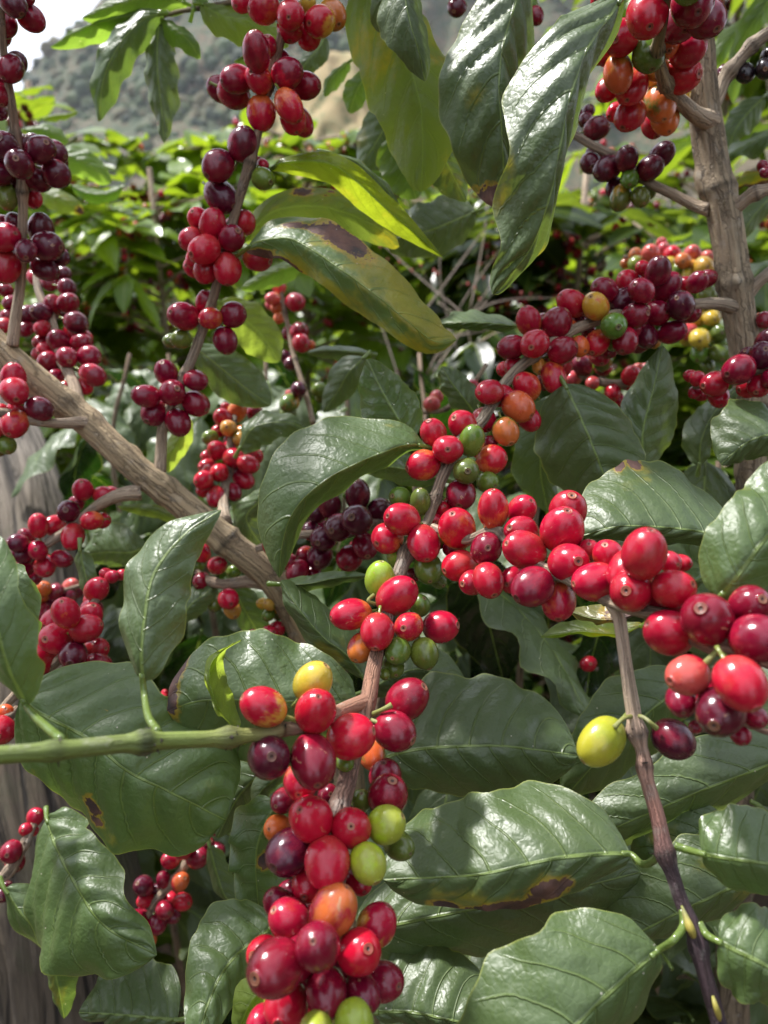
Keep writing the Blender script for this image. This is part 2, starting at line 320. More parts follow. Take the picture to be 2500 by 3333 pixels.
def leaf_geo(mid, wl, wr, zl, zr, a=.55, b=.72, arch=.10, quilt=.035, wave=.05, wf=3.2, ph=0., under=False, yel=0., yedge=.0, spots=(), seed=0., pet=None, ns=46, sideax=None, lump=.05, curl=0.):
    """mid: (k,3) midrib points in a frame whose +z looks at the viewer; wl/wr projected half widths, zl/zr how far each edge lies behind (m)"""
    C = spline(mid, ns + 1); T = nrm(np.gradient(C, axis=0)); s = np.linspace(0, 1, ns + 1)
    S2 = np.stack([-T[:, 1], T[:, 0], 0 * T[:, 0]], 1); avg = S2.mean(0); S2 = nrm(.45 * nrm(S2 + 1e-6) + .55 * nrm(avg))
    sm = a / (a + b); w = (np.maximum(s, 1e-4) / sm) ** a * (np.maximum(1 - s, 1e-4) / (1 - sm)) ** b
    w = np.clip(w, .012, 1)
    ph2 = seed * 1.7; w_l = w * (1 + .06 * np.sin(9 * s + ph2) + .035 * np.sin(24 * s + ph2 * 2) + .018 * np.sin(47 * s + ph2)); w_r = w * (1 + .06 * np.sin(8 * s + 2 + ph2) + .035 * np.sin(22 * s + ph2 * 3) + .018 * np.sin(51 * s + ph2))
    Zb = np.array([0, 0, -1.0])
    EL = S2 * (wl * w_l)[:, None] + Zb * (zl * w_l)[:, None]; ER = -S2 * (wr * w_r)[:, None] + Zb * (zr * w_r)[:, None]
    NL = np.cross(T, EL); NR = np.cross(ER, T)
    N = nrm(nrm(NL) + nrm(NR)); lenE = .5 * (math.hypot(wl, zl) + math.hypot(wr, zr)); sg = -1. if under else 1.
    V = np.empty((ns + 1, len(TS), 3)); midv = np.empty((ns + 1, len(TS)))
    for j, t in enumerate(TS):
        E = EL if t < 0 else ER; at_ = abs(t); half = math.hypot(wl, zl) if t < 0 else math.hypot(wr, zr)
        v = s - .24 * at_ ** 1.5; phs = v * NV + (.38 if t > 0 else 0.)
        q = np.abs(np.sin(math.pi * phs)) ** .8 - .5
        qa = (1 if t < 0 else .85) * math.sin(math.pi * min(1, at_ ** .8)) ** .8
        disp = -arch * lenE * w * (at_ ** 2) + arch * .9 * lenE * w * math.sin(math.pi * at_) * .5
        disp = disp + sg * 2.3 * quilt * lenE * q * qa * np.sqrt(w)
        disp = disp + 2.5 * wave * lenE * at_ ** 2.6 * np.sin(2 * math.pi * (wf * s + (.5 if t > 0 else 0)) + ph + .8 * np.sin(7 * s + ph)) * np.minimum(1, w * 1.5)
        disp = disp + curl * lenE * w * max(0, at_ - .6) ** 1.5 * 3
        nz = np.array([mnoise.noise(Vector((x * 3.2 + seed * 7.1, t * 1.6, seed))) + .5 * mnoise.noise(Vector((x * 8 + seed * 3.1, t * 4, seed + 4))) for x in s])
        disp = disp + lump * lenE * nz * min(1, at_ * 2) * w
        mm = at_ * half * w * 1000; midv[:, j] = mm / (1.5 - s)
        disp = disp - sg * .0006 * np.exp(-(mm / 1.0) ** 2)
        V[:, j] = C + E * at_ + N * disp[:, None]
    m = len(TS); nv = (ns + 1) * m
    F = []
    for i in range(ns):
        for j in range(m - 1):
            q = (i * m + j, i * m + j + 1, (i + 1) * m + j + 1, (i + 1) * m + j); F.append(q if under else q[::-1])
    SS, TT = np.meshgrid(s, TS, indexing='ij')
    ye = np.full(SS.shape, yel) + yedge * np.clip(np.abs(TT) - .55, 0, 1) * 2.2; br = np.full(SS.shape, -1.)
    for sp in spots:                              # (kind, s, t, radius along, radius across)
        k, s0, t0, r1, r2 = sp; dd = np.sqrt(((SS - s0) / r1) ** 2 + ((TT - t0) / r2) ** 2); g = 1.0 - .5 * dd
        if k == 'b': br = np.maximum(br, g)
        else: ye = ye + np.clip(.62 - .36 * dd, 0, .5)
    V = V.reshape(-1, 3); uv = np.c_[SS.ravel(), TT.ravel()]; mv = midv.ravel(); ye = ye.ravel(); br = br.ravel()
    if pet is None: pet = [C[0] - T[0] * .006 + Zb * .002]
    pp = np.vstack([C[2:3], C[0:1], np.array(pet)]); PC = spline(pp, 4 + 4 * len(pp)); rr = np.linspace(.0010, .0014, len(PC)) 
    PV, PF, _, _ = tube_arrays(PC + Zb * .0004, rr, 8); o = len(V)
    V = np.vstack([V, PV]); F += [tuple(x + o for x in f) for f in PF]
    k = len(PV); uv = np.vstack([uv, np.c_[np.zeros(k), np.zeros(k)]]); mv = np.r_[mv, np.zeros(k)]; ye = np.r_[ye, np.zeros(k)]; br = np.r_[br, -np.ones(k)]
    return V, F, uv, dict(mid=mv, yel=ye, bro=br)

LC = dict(dk=(.007, .025, .004), md=(.013, .044, .004), br=(.10, .20, .012), yg=(.17, .225, .020), pl=(.085, .135, .05), gy=(.008, .025, .008), vd=(.005, .014, .004), lt=(.030, .074, .014), bk=(.022, .076, .004))  # leaf greens; the brightest carry painted backlit glow, the darkest painted shade
LEAFN = [0]
def leaf(parent, s, w, z, col, name='leaf', pet=None, **kw):
    """a leaf measured from the photograph: midrib points with depths, half widths (tile px) and edge set-backs (mm)"""
    pts = parse(s); LEAFN[0] += 1
    mid = np.array([camp(*p) for p in pts]); dm = np.mean([p[2] for p in pts])
    f = dm / FPX / K
    pt = [camp(*p) for p in parse(pet)] if pet else None
    kw.setdefault('seed', LEAFN[0] * .737); kw.setdefault('ph', LEAFN[0] * 1.3)
    V, F, uv, att = leaf_geo(mid, w[0] * f, w[1] * f, z[0] / 1000, z[1] / 1000, pet=pt, **kw)
    W = c2w(V); o = W[0].copy()
    c = LC[col] if isinstance(col, str) else col
    ob = link(name, mesh(name, W - o, F, LEAF, uv=uv, attrs=att), parent, o)
    ob['thin'] = .40 if col in ('br', 'yg') else .08 if col in ('bk', 'lt', 'pl') else 0.  # brightest greens get extra translucency for a backlit glow
    j = random.uniform(.9, 1.12); ob.color = (c[0] * j, c[1] * j, c[2] * j, 1)
    return ob

def cherry_mesh(e, flat, seed, nz=1.):
    prof = []                                      # (z, r, axial, navel, stalk)
    prof += [(-e - .62, .0, -1, 0, 1), (-e - .60, .10, -1, 0, 1), (-e - .3, .085, -1, 0, 1), (-e - .02, .11, -1, 0, 1), (-e + .045, .15, -1, 0, .8)]
    for th in np.linspace(170, 14, 21):
        t = R(th); prof.append((e * math.cos(t), math.sin(t) ** .98 * (1 - .03 * math.cos(t)), math.cos(t), 0, 0))
    z0 = e * math.cos(R(14)); 
    prof += [(z0 + .010, .228, 1, .2, 0), (z0 + .024, .205, 1, .5, 0), (z0 + .018, .175, 1, .62, 0), (z0 - .014, .155, 1, .70, 0), (z0 + .004, .125, 1, .3, 0), (z0 + .014, .10, 1, .45, 0), (z0 - .03, .075, 1, .95, 0), (z0 - .05, 0., 1, 1., 0)]
    prof = [(z, r * (nz if nv else 1), ax, nv, st) for (z, r, ax, nv, st) in prof]
    seg = 26; V = []; A = []; 
    for (z, r, ax, nv, st) in prof:
        for k in range(seg):
            an = 2 * math.pi * k / seg; lob = 1 + (.018 * math.cos(2 * an + seed) + .012 * math.cos(3 * an + seed * 2) + .012 * math.cos(5 * an + z * 2)) * (0 if st else 1)
            V.append((r * math.cos(an) * lob, r * math.sin(an) * lob * flat, z)); A.append((ax, nv, st))
    n = len(prof)
    F = [(i * seg + k, i * seg + (k + 1) % seg, (i + 1) * seg + (k + 1) % seg, (i + 1) * seg + k) for i in range(n - 1) for k in range(seg)]
    A = np.array(A)
    return mesh('cherry', V, F, CHERRY, attrs=dict(axial=A[:, 0], navel=A[:, 1], stalk=A[:, 2]))
CHM = [cherry_mesh(1.20, .97, .3), cherry_mesh(1.27, .95, 1.9, .8), cherry_mesh(1.15, .98, 3.1, 1.08), cherry_mesh(1.32, .95, 4.4, .7), cherry_mesh(1.08, .93, 5.6, .9)]
CC = dict(R=(.43, .006, .028), D=(.19, .004, .021), P=(.085, .006, .020), O=(.56, .115, .030), Y=(.58, .31, .040), L=(.29, .38, .040), G=(.105, .150, .022), K=(.56, .075, .075), N=(.018, .012, .014), M=(.44, .40, .035))
DEFB = dict(R=(.42, .03, .03), D=(.32, .008, .03), P=(.19, .008, .026), O=(.60, .26, .04), Y=(.45, .36, .03), L=(.30, .40, .02), G=(.16, .21, .03), K=(.60, .20, .09), N=(.03, .02, .02), M=(.36, .40, .035))
BR = {}                                           # branch key -> (parent object, polyline px/py/d)
CH = []
def cherries(key, text, dd=0.):
    par, pl = BR[key]
    for ln in text.replace('\n', ';').split(';'):
        f = ln.split()
        if not f: continue
        t, x, y, r, axx, ayy, c, lay = f[0], *map(float, f[1:6]), f[6], float(f[7])
        px, py = tp(t, x, y); best = None
        for (p, q) in zip(pl[:-1], pl[1:]):
            vx, vy = q[0] - p[0], q[1] - p[1]; u = max(0, min(1, ((px - p[0]) * vx + (py - p[1]) * vy) / (vx * vx + vy * vy + 1e-9)))
            ds = math.hypot(px - p[0] - u * vx, py - p[1] - u * vy); dep = p[2] + u * (q[2] - p[2])
            if best is None or ds < best[0]: best = (ds, dep)
        CH.append(dict(par=par, px=px, py=py, rp=r / K, a=(axx, ayy), c=c, d=best[1] + lay * .007 + dd))
def fill_cherries():                               # fruit half hidden behind the front ones
    rnd = random.Random(14); ex = []
    for c in CH:
        if c['par'].name in NOFILL or rnd.random() > .30: continue
        an = rnd.uniform(0, 6.283); r = c['rp']
        ex.append(dict(par=c['par'], px=c['px'] + math.cos(an) * r * 1.0, py=c['py'] + math.sin(an) * r * 1.0, rp=r * rnd.uniform(.8, .95), a=(math.cos(an) * .7, math.sin(an) * .7), c=c['c'][0], d=c['d'] + 1.7 * r * c['d'] / FPX))
    CH.extend(ex)
def build_cherries():
    n = len(CH); P = np.array([(c['px'], c['py']) for c in CH]); d = np.array([c['d'] for c in CH]); rp = np.array([c['rp'] for c in CH]) * 1.045
    for it in range(40):                           # push overlapping cherries apart along the line of sight
        X = np.stack([(P[:, 0] - CX) / FPX * d, -(P[:, 1] - CY) / FPX * d, -d], 1); r = rp * d / FPX
        D = np.linalg.norm(X[:, None] - X[None], axis=2) + np.eye(n); need = (r[:, None] + r[None]) * .98 - D; need[np.eye(n, dtype=bool)] = 0
        need = np.clip(need, 0, None)
        if need.max() < .0006: break
        sgn = np.sign(d[:, None] - d[None] + (np.arange(n)[:, None] - np.arange(n)[None]) * 1e-7)
        d = np.clip(d + np.clip((need * sgn * .45).sum(1), -.002, .002), .15, 1.5)
    rr = rp * d / FPX; rnd = random.Random(3)
    for i, c in enumerate(CH):
        ax, ay = c['a']; q = math.hypot(ax, ay)
        if q > .97: ax, ay = ax / q * .97, ay / q * .97
        # viewing ray at that place, so that the navel turns towards the lens
        v = np.array([ax, -ay, math.sqrt(max(0, 1 - ax * ax - ay * ay))])
        ray = -camp(c['px'], c['py'], 1.0); zc = nrm(ray); xc = nrm(np.cross([0, 1, 0], zc)); yc = np.cross(zc, xc)
        w = CM @ (xc * v[0] + yc * v[1] + zc * v[2])
        o = link('cherry', rnd.choice(CHM), c['par'], at(c['px'], c['py'], d[i]))
        o.rotation_mode = 'QUATERNION'; o.rotation_quaternion = Vector(w).to_track_quat('Z', 'Y') @ Quaternion((0, 0, 1), rnd.uniform(0, 6.28))
        o.scale = (rr[i],) * 3
        cc = CC[c['c'][0]]; b = CC[c['c'][1]] if len(c['c']) > 1 else DEFB[c['c'][0]]
        j = rnd.uniform(.82, 1.15); o.color = (cc[0] * j, cc[1] * rnd.uniform(.8, 1.25), cc[2] * rnd.uniform(.85, 1.2), 1); o['blush'] = [b[0] * j, b[1] * j, b[2] * j]
    return rr

def shrub_root(name, s, label, cat='coffee plant', group=None):
    p = parse(s)[0]; o = link(name, None, None, at(*p)); return tag(o, label, cat, group)
def branch(key, parent, s, rt, cols, name='side_branch', own=None, **kw):
    """a stem measured from the photograph; rt radius in tile px"""
    pts = parse(s); rt = rt if len(rt) == len(pts) else list(np.interp(np.linspace(0, 1, len(pts)), np.linspace(0, 1, len(rt)), rt))
    me, o = stem_mesh(name, pts, [r / K for r in rt], cols, **kw)
    ob = link(name, me, parent, o); BR[key] = (parent if own == 'parent' else ob, pts); return ob
TW = (.42, .33, .24); TWD = (.30, .215, .15); GRN = (.13, .17, .03); PUR = (.055, .032, .038); RB = (.30, .155, .10)
# ------------------------------------------------------------------ ground and hills
def terrain_material(name, cols, scale, bumpd, rough=.95):
    n = NT(name); tcn = n.n('ShaderNodeTexCoord'); P = tcn.outputs['Object']
    a = n.noise(P, scale, 8, .62); b = n.noise(P, scale * 6.3, 6, .65); c = n.noise(P, scale * .23, 4, .5)
    x = n.mix(n.mr(a, .36, .62, 0, 1, True), cols[0], cols[1]); x = n.mix(n.mr(n.math('ADD', b, n.math('MULTIPLY', c, .5)), .70, .86, 0, 1, True), x, cols[2])
    x = n.mix(n.mr(c, .52, .66, 0, .7, True), x, cols[3])
    return n.done(n.bsdf(Base_Color=x, Roughness=rough, Normal=n.bump(n.math('ADD', a, b), .8, bumpd)))
GROUND = terrain_material('leaf_litter_soil', ((.055, .036, .022), (.12, .075, .045), (.20, .12, .08), (.06, .06, .028)), 9., .02)
def grid(nx, ny, fx):
    V = []; 
    for j in range(ny + 1):
        for i in range(nx + 1): V.append(fx(i / nx, j / ny))
    F = [(j * (nx + 1) + i, j * (nx + 1) + i + 1, (j + 1) * (nx + 1) + i + 1, (j + 1) * (nx + 1) + i) for j in range(ny) for i in range(nx)]
    return V, F
def gz(x, y):
    r = math.hypot(x, y); v = Vector((x * .6, y * .6, 0))
    return .05 * mnoise.noise(v) + .02 * mnoise.noise(v * 4) - .02 * min(r, 40) * (1 if r < 40 else 1) - 0.02 * max(0, r - 40)
def gf(u, v):
    x = (u - .5) * 2; y = (v - .5) * 2; f = lambda q: math.copysign(abs(q) ** 3.2, q) * 1500
    X, Y = f(x), f(y); return (X, Y, gz(X, Y) if math.hypot(X, Y) < 60 else -.8 - .02 * (math.hypot(X, Y) - 40))
V, F = grid(120, 120, gf); tag(link('ground', mesh('ground', V, F, GROUND)), kind='structure')
# the steep scrubby mountainside on the left, falling to the left edge of the picture
SCRUB = terrain_material('scrub_hillside', ((.016, .036, .010), (.040, .060, .018), (.11, .075, .040), (.085, .068, .036)), .03, 4.0)
GRASS = terrain_material('dry_grass_slope', ((.27, .20, .095), (.22, .18, .08), (.10, .11, .04), (.29, .22, .11)), .05, .5)
def ridge_el(az):      # skyline elevation (degrees) against azimuth (degrees from the view axis)
    return float(np.interp(az, [-60, -40, -31, -26, -23.6, -22.8, -22, -20, -18.3, -15, -8, 0, 10, 30], [2, 3, 4, 6.0, 8.6, 9.9, 11.3, 13.2, 14.5, 17.5, 22, 23, 22, 16]))
def hill(u, v):
    az = -62 + 96 * u; el = ridge_el(az) * min(1., v / .9) if v < .9 else ridge_el(az) * (1 - (v - .9) * 3)
    D = 380 + 420 * v + 60 * math.sin(az * .15)
    nz = mnoise.fractal(Vector((az * .22, v * 5.5, 1.3)), 1.0, 2.1, 6)
    D += nz * 38 * (1 if .02 < v else 0)
    gul = abs(math.sin(az * .21 + v * 1.5 + nz * .5)); D += gul * 30 * v
    h = CAMZ + D * math.tan(R(el)) - 14 * (1 - v) + nz * 3.0
    if v < .9: h += 2.2 * mnoise.noise(Vector((az * 2.6, v * 42, 5)))
    return (D * math.sin(R(az)), D * math.cos(R(az)), h)
V, F = grid(300, 150, hill); tag(link('hills', mesh('hills', V, F, SCRUB)), kind='structure')
def scrub():
    rnd = random.Random(4); iv, if_ = ico_low(); V, F, C = [], [], []
    for q in range(3400):
        u, v = rnd.uniform(.30, .66), rnd.uniform(.12, .97) ** .8
        if mnoise.noise(Vector((u * 26, v * 9, 3))) < rnd.uniform(-.5, .25): continue
        p = np.array(hill(u, v)); r = rnd.uniform(1.6, 5.5) * (1.6 if rnd.random() < .12 else 1); o = len(V)
        jit = 1 + .25 * np.array([mnoise.noise(Vector((float(x[0]) * 1.7 + q, float(x[1]) * 1.7, float(x[2]) * 1.7))) for x in iv * 1.0])[:, None]
        V.extend(p + iv * jit * np.array([r, r, r * rnd.uniform(.7, 1.2)])); F.extend([tuple(x + o for x in f) for f in if_])
        c = rnd.choice([(.022, .042, .014), (.035, .06, .018), (.05, .072, .022), (.018, .032, .014), (.075, .07, .03)]); C.extend([c] * len(iv))
    n = NT('scrub_bush'); m = n.done(n.bsdf(Base_Color=n.attr('Col', 'GEOMETRY', 'Color'), Roughness=.9))
    tag(link('scrub', mesh('scrub', V, F, m, cols=C)), 'dark scrub bushes scattered over the mountainside', 'scrub', kind='stuff')
def ico_low():
    import bmesh
    bm = bmesh.new(); bmesh.ops.create_icosphere(bm, subdivisions=2, radius=1); bm.verts.ensure_lookup_table()
    r = (np.array([v.co[:] for v in bm.verts]), [tuple(v.index for v in f.verts) for f in bm.faces]); bm.free(); return r
scrub()
def slope(u, v):       # nearer pale slope of dry grass, right of the mountain
    az = -17 + 34 * u; el = float(np.interp(az, [-17, -13.5, -11.5, -8, -4, 0, 5, 17], [-4, 1.5, 6, 9.5, 13.0, 13.0, 5, -4]))
    el = (el + 5) * min(1., v / .92) - 5 if v < .92 else el - (v - .92) * 40
    D = 120 + 120 * v + 10 * mnoise.fractal(Vector((az * .4, v * 4, 7)), 1., 2., 4)
    return (D * math.sin(R(az)), D * math.cos(R(az)), CAMZ + D * math.tan(R(el)) + .7 * mnoise.noise(Vector((az * 1.5, v * 20, 2))))
V, F = grid(110, 70, slope); tag(link('grassy_slope', mesh('grassy_slope', V, F, GRASS)), kind='structure')

# ------------------------------------------------------------------ coffee shrubs of the plantation behind
def small_leaf(V, F, UV, M, base, d, up, L, wd, rnd):
    d = nrm(d); side = nrm(np.cross(d, up)); nn = np.cross(side, d); o = len(V); ns = 5
    dr = rnd.uniform(.1, .45); fold = rnd.uniform(.05, .3); wv = rnd.uniform(-.06, .06)
    for i in range(ns + 1):
        s = i / ns; w = wd * ((s + .02) / .44) ** .6 * (max(1 - s, .004) / .56) ** .75
        c = base + d * L * s - nn * L * dr * s * s
        for t in (-1, -.5, 0, .5, 1):
            V.append(c + side * w * t + nn * (fold * w * abs(t) + wv * L * abs(t) * math.sin(9 * s + t * 2))); UV.append((s, t)); M.append(abs(t) * w * 1000 / (1.5 - s))
    for i in range(ns):
        for j in range(4):
            q = o + i * 5 + j; F.append((q, q + 1, q + 6, q + 5))
ICO = None
def ico():
    global ICO
    if ICO is None:
        import bmesh
        bm = bmesh.new(); bmesh.ops.create_icosphere(bm, subdivisions=2, radius=1); bm.verts.ensure_lookup_table()
        ICO = (np.array([v.co[:] for v in bm.verts]), [tuple(v.index for v in f.verts) for f in bm.faces]); bm.free()
    return ICO
def shrub_proto(seed, h, spread, nb, fruit):
    rnd = random.Random(seed); V, F, UV, M = [], [], [], []; CV, CF, CCOL = [], [], []; segs = []
    iv, if_ = ico()
    for b in range(nb):
        z = h * rnd.uniform(.12, 1.0); az = rnd.uniform(0, 6.283); L = spread * (1.15 - .65 * z / h) * rnd.uniform(.7, 1.1)
        d0 = np.array([math.cos(az), math.sin(az), rnd.uniform(.15, .75)]); p = np.array([0, 0, z * .94]); pts = [p]
        for k in range(7):
            p = p + nrm(d0) * L / 7; d0 = d0 + np.array([rnd.gauss(0, .10), rnd.gauss(0, .10), -.13]); pts.append(p)
        segs.append(pts)
        for k in range(1, 8):
            a = pts[k]; t = nrm(pts[k] - pts[k - 1]); sd_ = nrm(np.cross(t, [0, 0, 1]))
            for sg in (-1, 1):
                if rnd.random() < .10 + (.35 if k < 3 else 0): continue
                dv = t * rnd.uniform(.3, .9) + sd_ * sg * rnd.uniform(.6, 1.) + np.array([0, 0, rnd.uniform(-.45, .35)])
                small_leaf(V, F, UV, M, a, dv, np.array([rnd.gauss(0, .25), rnd.gauss(0, .25), 1.]), rnd.uniform(.07, .15), rnd.uniform(.018, .033), rnd)
            if rnd.random() < fruit and k < 6:
                for q in range(rnd.randint(4, 9)):
                    c = a + np.array([rnd.gauss(0, .012), rnd.gauss(0, .012), rnd.gauss(0, .011)]); o = len(CV)
                    CV.extend(c + iv * np.array([.0075, .0075, .0085])); CF.extend([tuple(x + o for x in f) for f in if_])
                    cl = rnd.choice(['R', 'D', 'D', 'P', 'R', 'O', 'G']); CCOL.extend([CC[cl]] * len(iv))
        small_leaf(V, F, UV, M, pts[-1], d0, np.array([0, 0, 1.]), .09, .02, rnd)
    n = len(V); fol = mesh('foliage', V, F, FARLEAF, uv=UV, attrs=dict(mid=M))
    SV, SF, SU, SC = [], [], [], []
    def add(C, r, sides):
        a, f, u, v = tube_arrays(np.array(C), r, sides); o = len(SV); SV.extend(a); SF.extend([tuple(x + o for x in q) for q in f]); SU.extend(np.c_[u, v]); SC.extend([TW] * len(a))
    add(spline([(0, 0, -.6), (.02, .01, h * .5), (0, 0, h * .97)], 14), np.linspace(.016, .006, 14), 8)
    for pts in segs: add(pts, np.linspace(.005, .0018, len(pts)), 5)
    st = mesh('stem', SV, SF, BARK, uv=SU, cols=SC, attrs=dict(rough=[1.] * len(SV)))
    fr = None
    if CV: fr = mesh('cherries', CV, CF, FRUITFAR, cols=CCOL)
    return fol, st, fr
nf = NT('far_cherry_skin'); FRUITFAR = nf.done(nf.bsdf(Base_Color=nf.attr('Col', 'GEOMETRY', 'Color'), Roughness=.28))
PROTO = [shrub_proto(77, 3.1, .92, 240, .05), shrub_proto(11, 1.75, .62, 96, .40), shrub_proto(23, 1.9, .70, 110, .30), shrub_proto(37, 1.6, .60, 90, .50), shrub_proto(51, 2.15, .60, 100, .2)]
def field_shrub(k, x, y, rz, sc, col, label, group=None):
    o = link('coffee_shrub', None, None, (x, y, gz(x, y))); o.rotation_euler.z = rz; o.scale = (sc,) * 3; tag(o, label, 'coffee plant', group)
    fol, st, fr = PROTO[k + 1]
    for nm, me in (('stem', st), ('foliage', fol), ('cherries', fr)):
        c = bpy.data.objects.new(nm, me); COL.objects.link(c); c.parent = o
        if nm != 'stem': c['kind'] = 'stuff'
        j = random.uniform(.85, 1.2); c.color = (col[0] * j, col[1] * j, col[2], 1)
    return o
FB = (.088, .165, .012); FM = (.034, .072, .009); FD = (.018, .040, .008)  # field foliage greens; the brightest has sunlit glow put into its colour
GRP = 'blurred coffee shrubs of the plantation behind'
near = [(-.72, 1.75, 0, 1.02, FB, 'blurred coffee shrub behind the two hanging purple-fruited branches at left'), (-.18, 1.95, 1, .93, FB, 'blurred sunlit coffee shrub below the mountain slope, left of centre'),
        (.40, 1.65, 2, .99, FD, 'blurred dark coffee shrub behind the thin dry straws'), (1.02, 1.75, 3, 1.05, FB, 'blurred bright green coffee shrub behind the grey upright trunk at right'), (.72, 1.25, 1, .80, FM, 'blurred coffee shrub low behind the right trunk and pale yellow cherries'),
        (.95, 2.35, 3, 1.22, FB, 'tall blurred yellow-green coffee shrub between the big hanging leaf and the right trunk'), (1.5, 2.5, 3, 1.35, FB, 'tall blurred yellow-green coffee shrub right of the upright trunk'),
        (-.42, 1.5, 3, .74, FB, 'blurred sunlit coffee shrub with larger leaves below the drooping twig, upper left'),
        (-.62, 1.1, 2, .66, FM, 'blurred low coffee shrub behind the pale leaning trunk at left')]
for i, (x, y, k, sc, c, lb) in enumerate(near): field_shrub(k, x, y, i * 1.9, sc, c, lb)
rf = random.Random(5)
for row in range(6):
    y = 2.7 + row * 1.35 + row * row * .12
    for q in range(-5, 6):
        x = q * .98 + rf.uniform(-.25, .25) + (.45 if row % 2 else 0)
        if abs(x) > y * .62 + .6: continue
        field_shrub(rf.randint(0, 2), x, y + rf.uniform(-.2, .2), rf.uniform(0, 6.28), rf.uniform(.82, 1.2), FB if rf.random() < .7 else FM, 'blurred green coffee shrub in the plantation rows far behind', GRP)

for i, (x, y, k, sc) in enumerate([(-1.75, -.2, -1, 1.0), (1.9, -.2, -1, .95), (-1.3, -1.2, -1, .85), (.1, -2.0, -1, .75), (1.4, -1.2, -1, .85), (-2.2, -1.2, -1, 1.1), (2.3, -1.3, -1, 1.1)]):  # occluder bushes out of view, added to block low-angle sky light and reflections
    field_shrub(k, x, y, i * 1.3, sc, FD, 'unseen tall coffee bush added beside or behind the viewpoint to block low sky light', 'unseen bushes added around the viewpoint to block light')

# ------------------------------------------------------------------ the old weathered trunk behind, lower left
me, o = stem_mesh('weathered_trunk', [tp('D', -420, 420) + (1.0,), tp('D', 0, 1080) + (.86,), tp('G', 150, 500) + (.74,), tp('J', 230, 300) + (.66,), tp('J', 360, 900) + (.64,), tp('J', 420, 1500) + (.64,), tp('J', 470, 2600) + (.66,)],
                  [125, 150, 170, 215, 235, 240, 270], [(.20, .175, .15), (.22, .20, .175), (.13, .11, .085), (.075, .058, .04), (.085, .068, .05), (.12, .098, .075)], sides=140, ridge=.07, step=.004, ls=.3, fine=2, mat=WOODM)
tag(link('weathered_trunk', me, None, o), 'thick grey weathered trunk leaning behind the leaves at lower left', 'trunk')
# ================================================================== LEFT SHRUB: pale leaning trunk and its upright fruiting branches
SL = shrub_root('coffee_shrub', 'H 260 1100 .5', 'coffee shrub with pale leaning trunk at left and upright branches of dark red cherries')
branch('ltrunk', SL, 'D -180 360 .455, D 0 560 .455, D 200 730 .455, D 440 930 .455, D 700 1170 .455, D 960 1370 .46, D 1230 1600 .465, G 1480 480 .475, H 330 800 .49, H 520 1300 .50, H 600 2300 .5, H 700 4600 .5',
       [86, 84, 82, 80, 76, 78, 82, 82, 84, 86, 90, 95], [(.37, .28, .165), (.40, .31, .19), (.33, .25, .15), (.35, .27, .16), (.27, .21, .125)], name='trunk', sides=72, ridge=.10, nodes=(.11, .21, .27), step=.0026, swell=.16, fine=1, knobs=[(.09, 1.2, .5), (.17, 3.9, .45), (.20, 5.6, .4), (.25, .6, .5), (.30, 2.9, .45), (.13, 5.0, .35)])
branch('b1', SL, 'D 68 540 .452, D 85 400 .45, D 115 150 .445, A 122 1200 .43, A 112 960 .42, A 88 720 .41, A 62 560 .40, A 45 440 .395, A 20 260 .385, A 5 60 .375, A -20 -120 .37', [34, 30, 26, 25, 25, 24, 24, 21, 20, 18, 16], [TW, TW, TWD], nodes=(.47, .62, .80))
branch('b2', SL, 'D 425 860 .47, D 395 740 .48, D 330 600 .50, D 280 420 .515, D 215 250 .53, A 190 1420 .55', [40, 32, 26, 24, 22, 18], [TW, (.30, .24, .18)], nodes=(.3, .6))
branch('b3', SL, 'D 862 1215 .455, D 872 1080 .455, D 890 940 .45, D 980 740 .445, D 1075 510 .44, D 1130 350 .435, D 1170 200 .43, A 1200 1420 .425, A 1260 1200 .42, A 1330 930 .41, A 1390 720 .405, A 1450 480 .40, A 1520 200 .395, A 1570 40 .39, A 1600 -140 .39', [34, 30, 28, 26, 27, 25, 26, 26, 25, 28, 24, 25, 25, 24, 22], [TW, (.27, .21, .15), TWD, RB], nodes=(.22, .34, .53, .66, .80))
branch('b4', SL, 'D 470 960 .45, D 300 960 .435, D 150 940 .425, D 20 900 .42, D -150 860 .42', [38, 27, 25, 22, 20], [TW, TWD], nodes=(.7,))
branch('b5', SL, 'D 760 1330 .455, D 640 1350 .45, D 520 1410 .455, D 380 1530 .46, D 270 1600 .46, G 140 370 .47, G 40 440 .48', [46, 36, 30, 27, 26, 22, 18], [TW, (.30, .25, .19)], nodes=(.45, .75))
branch('b6', SL, 'D 1215 1490 .47, D 1205 1380 .49, D 1225 1270 .505, D 1235 1150 .51, D 1250 980 .52, D 1290 850 .54', [40, 28, 24, 20, 16, 12], [TW, (.30, .25, .19)], nodes=(.45, .8))
branch('b7', SL, 'G 1440 500 .475, G 1330 490 .475, G 1200 500 .475, G 1120 470 .48, G 1060 430 .485', [44, 34, 28, 22, 16], [TW, TWD], nodes=(.7,))
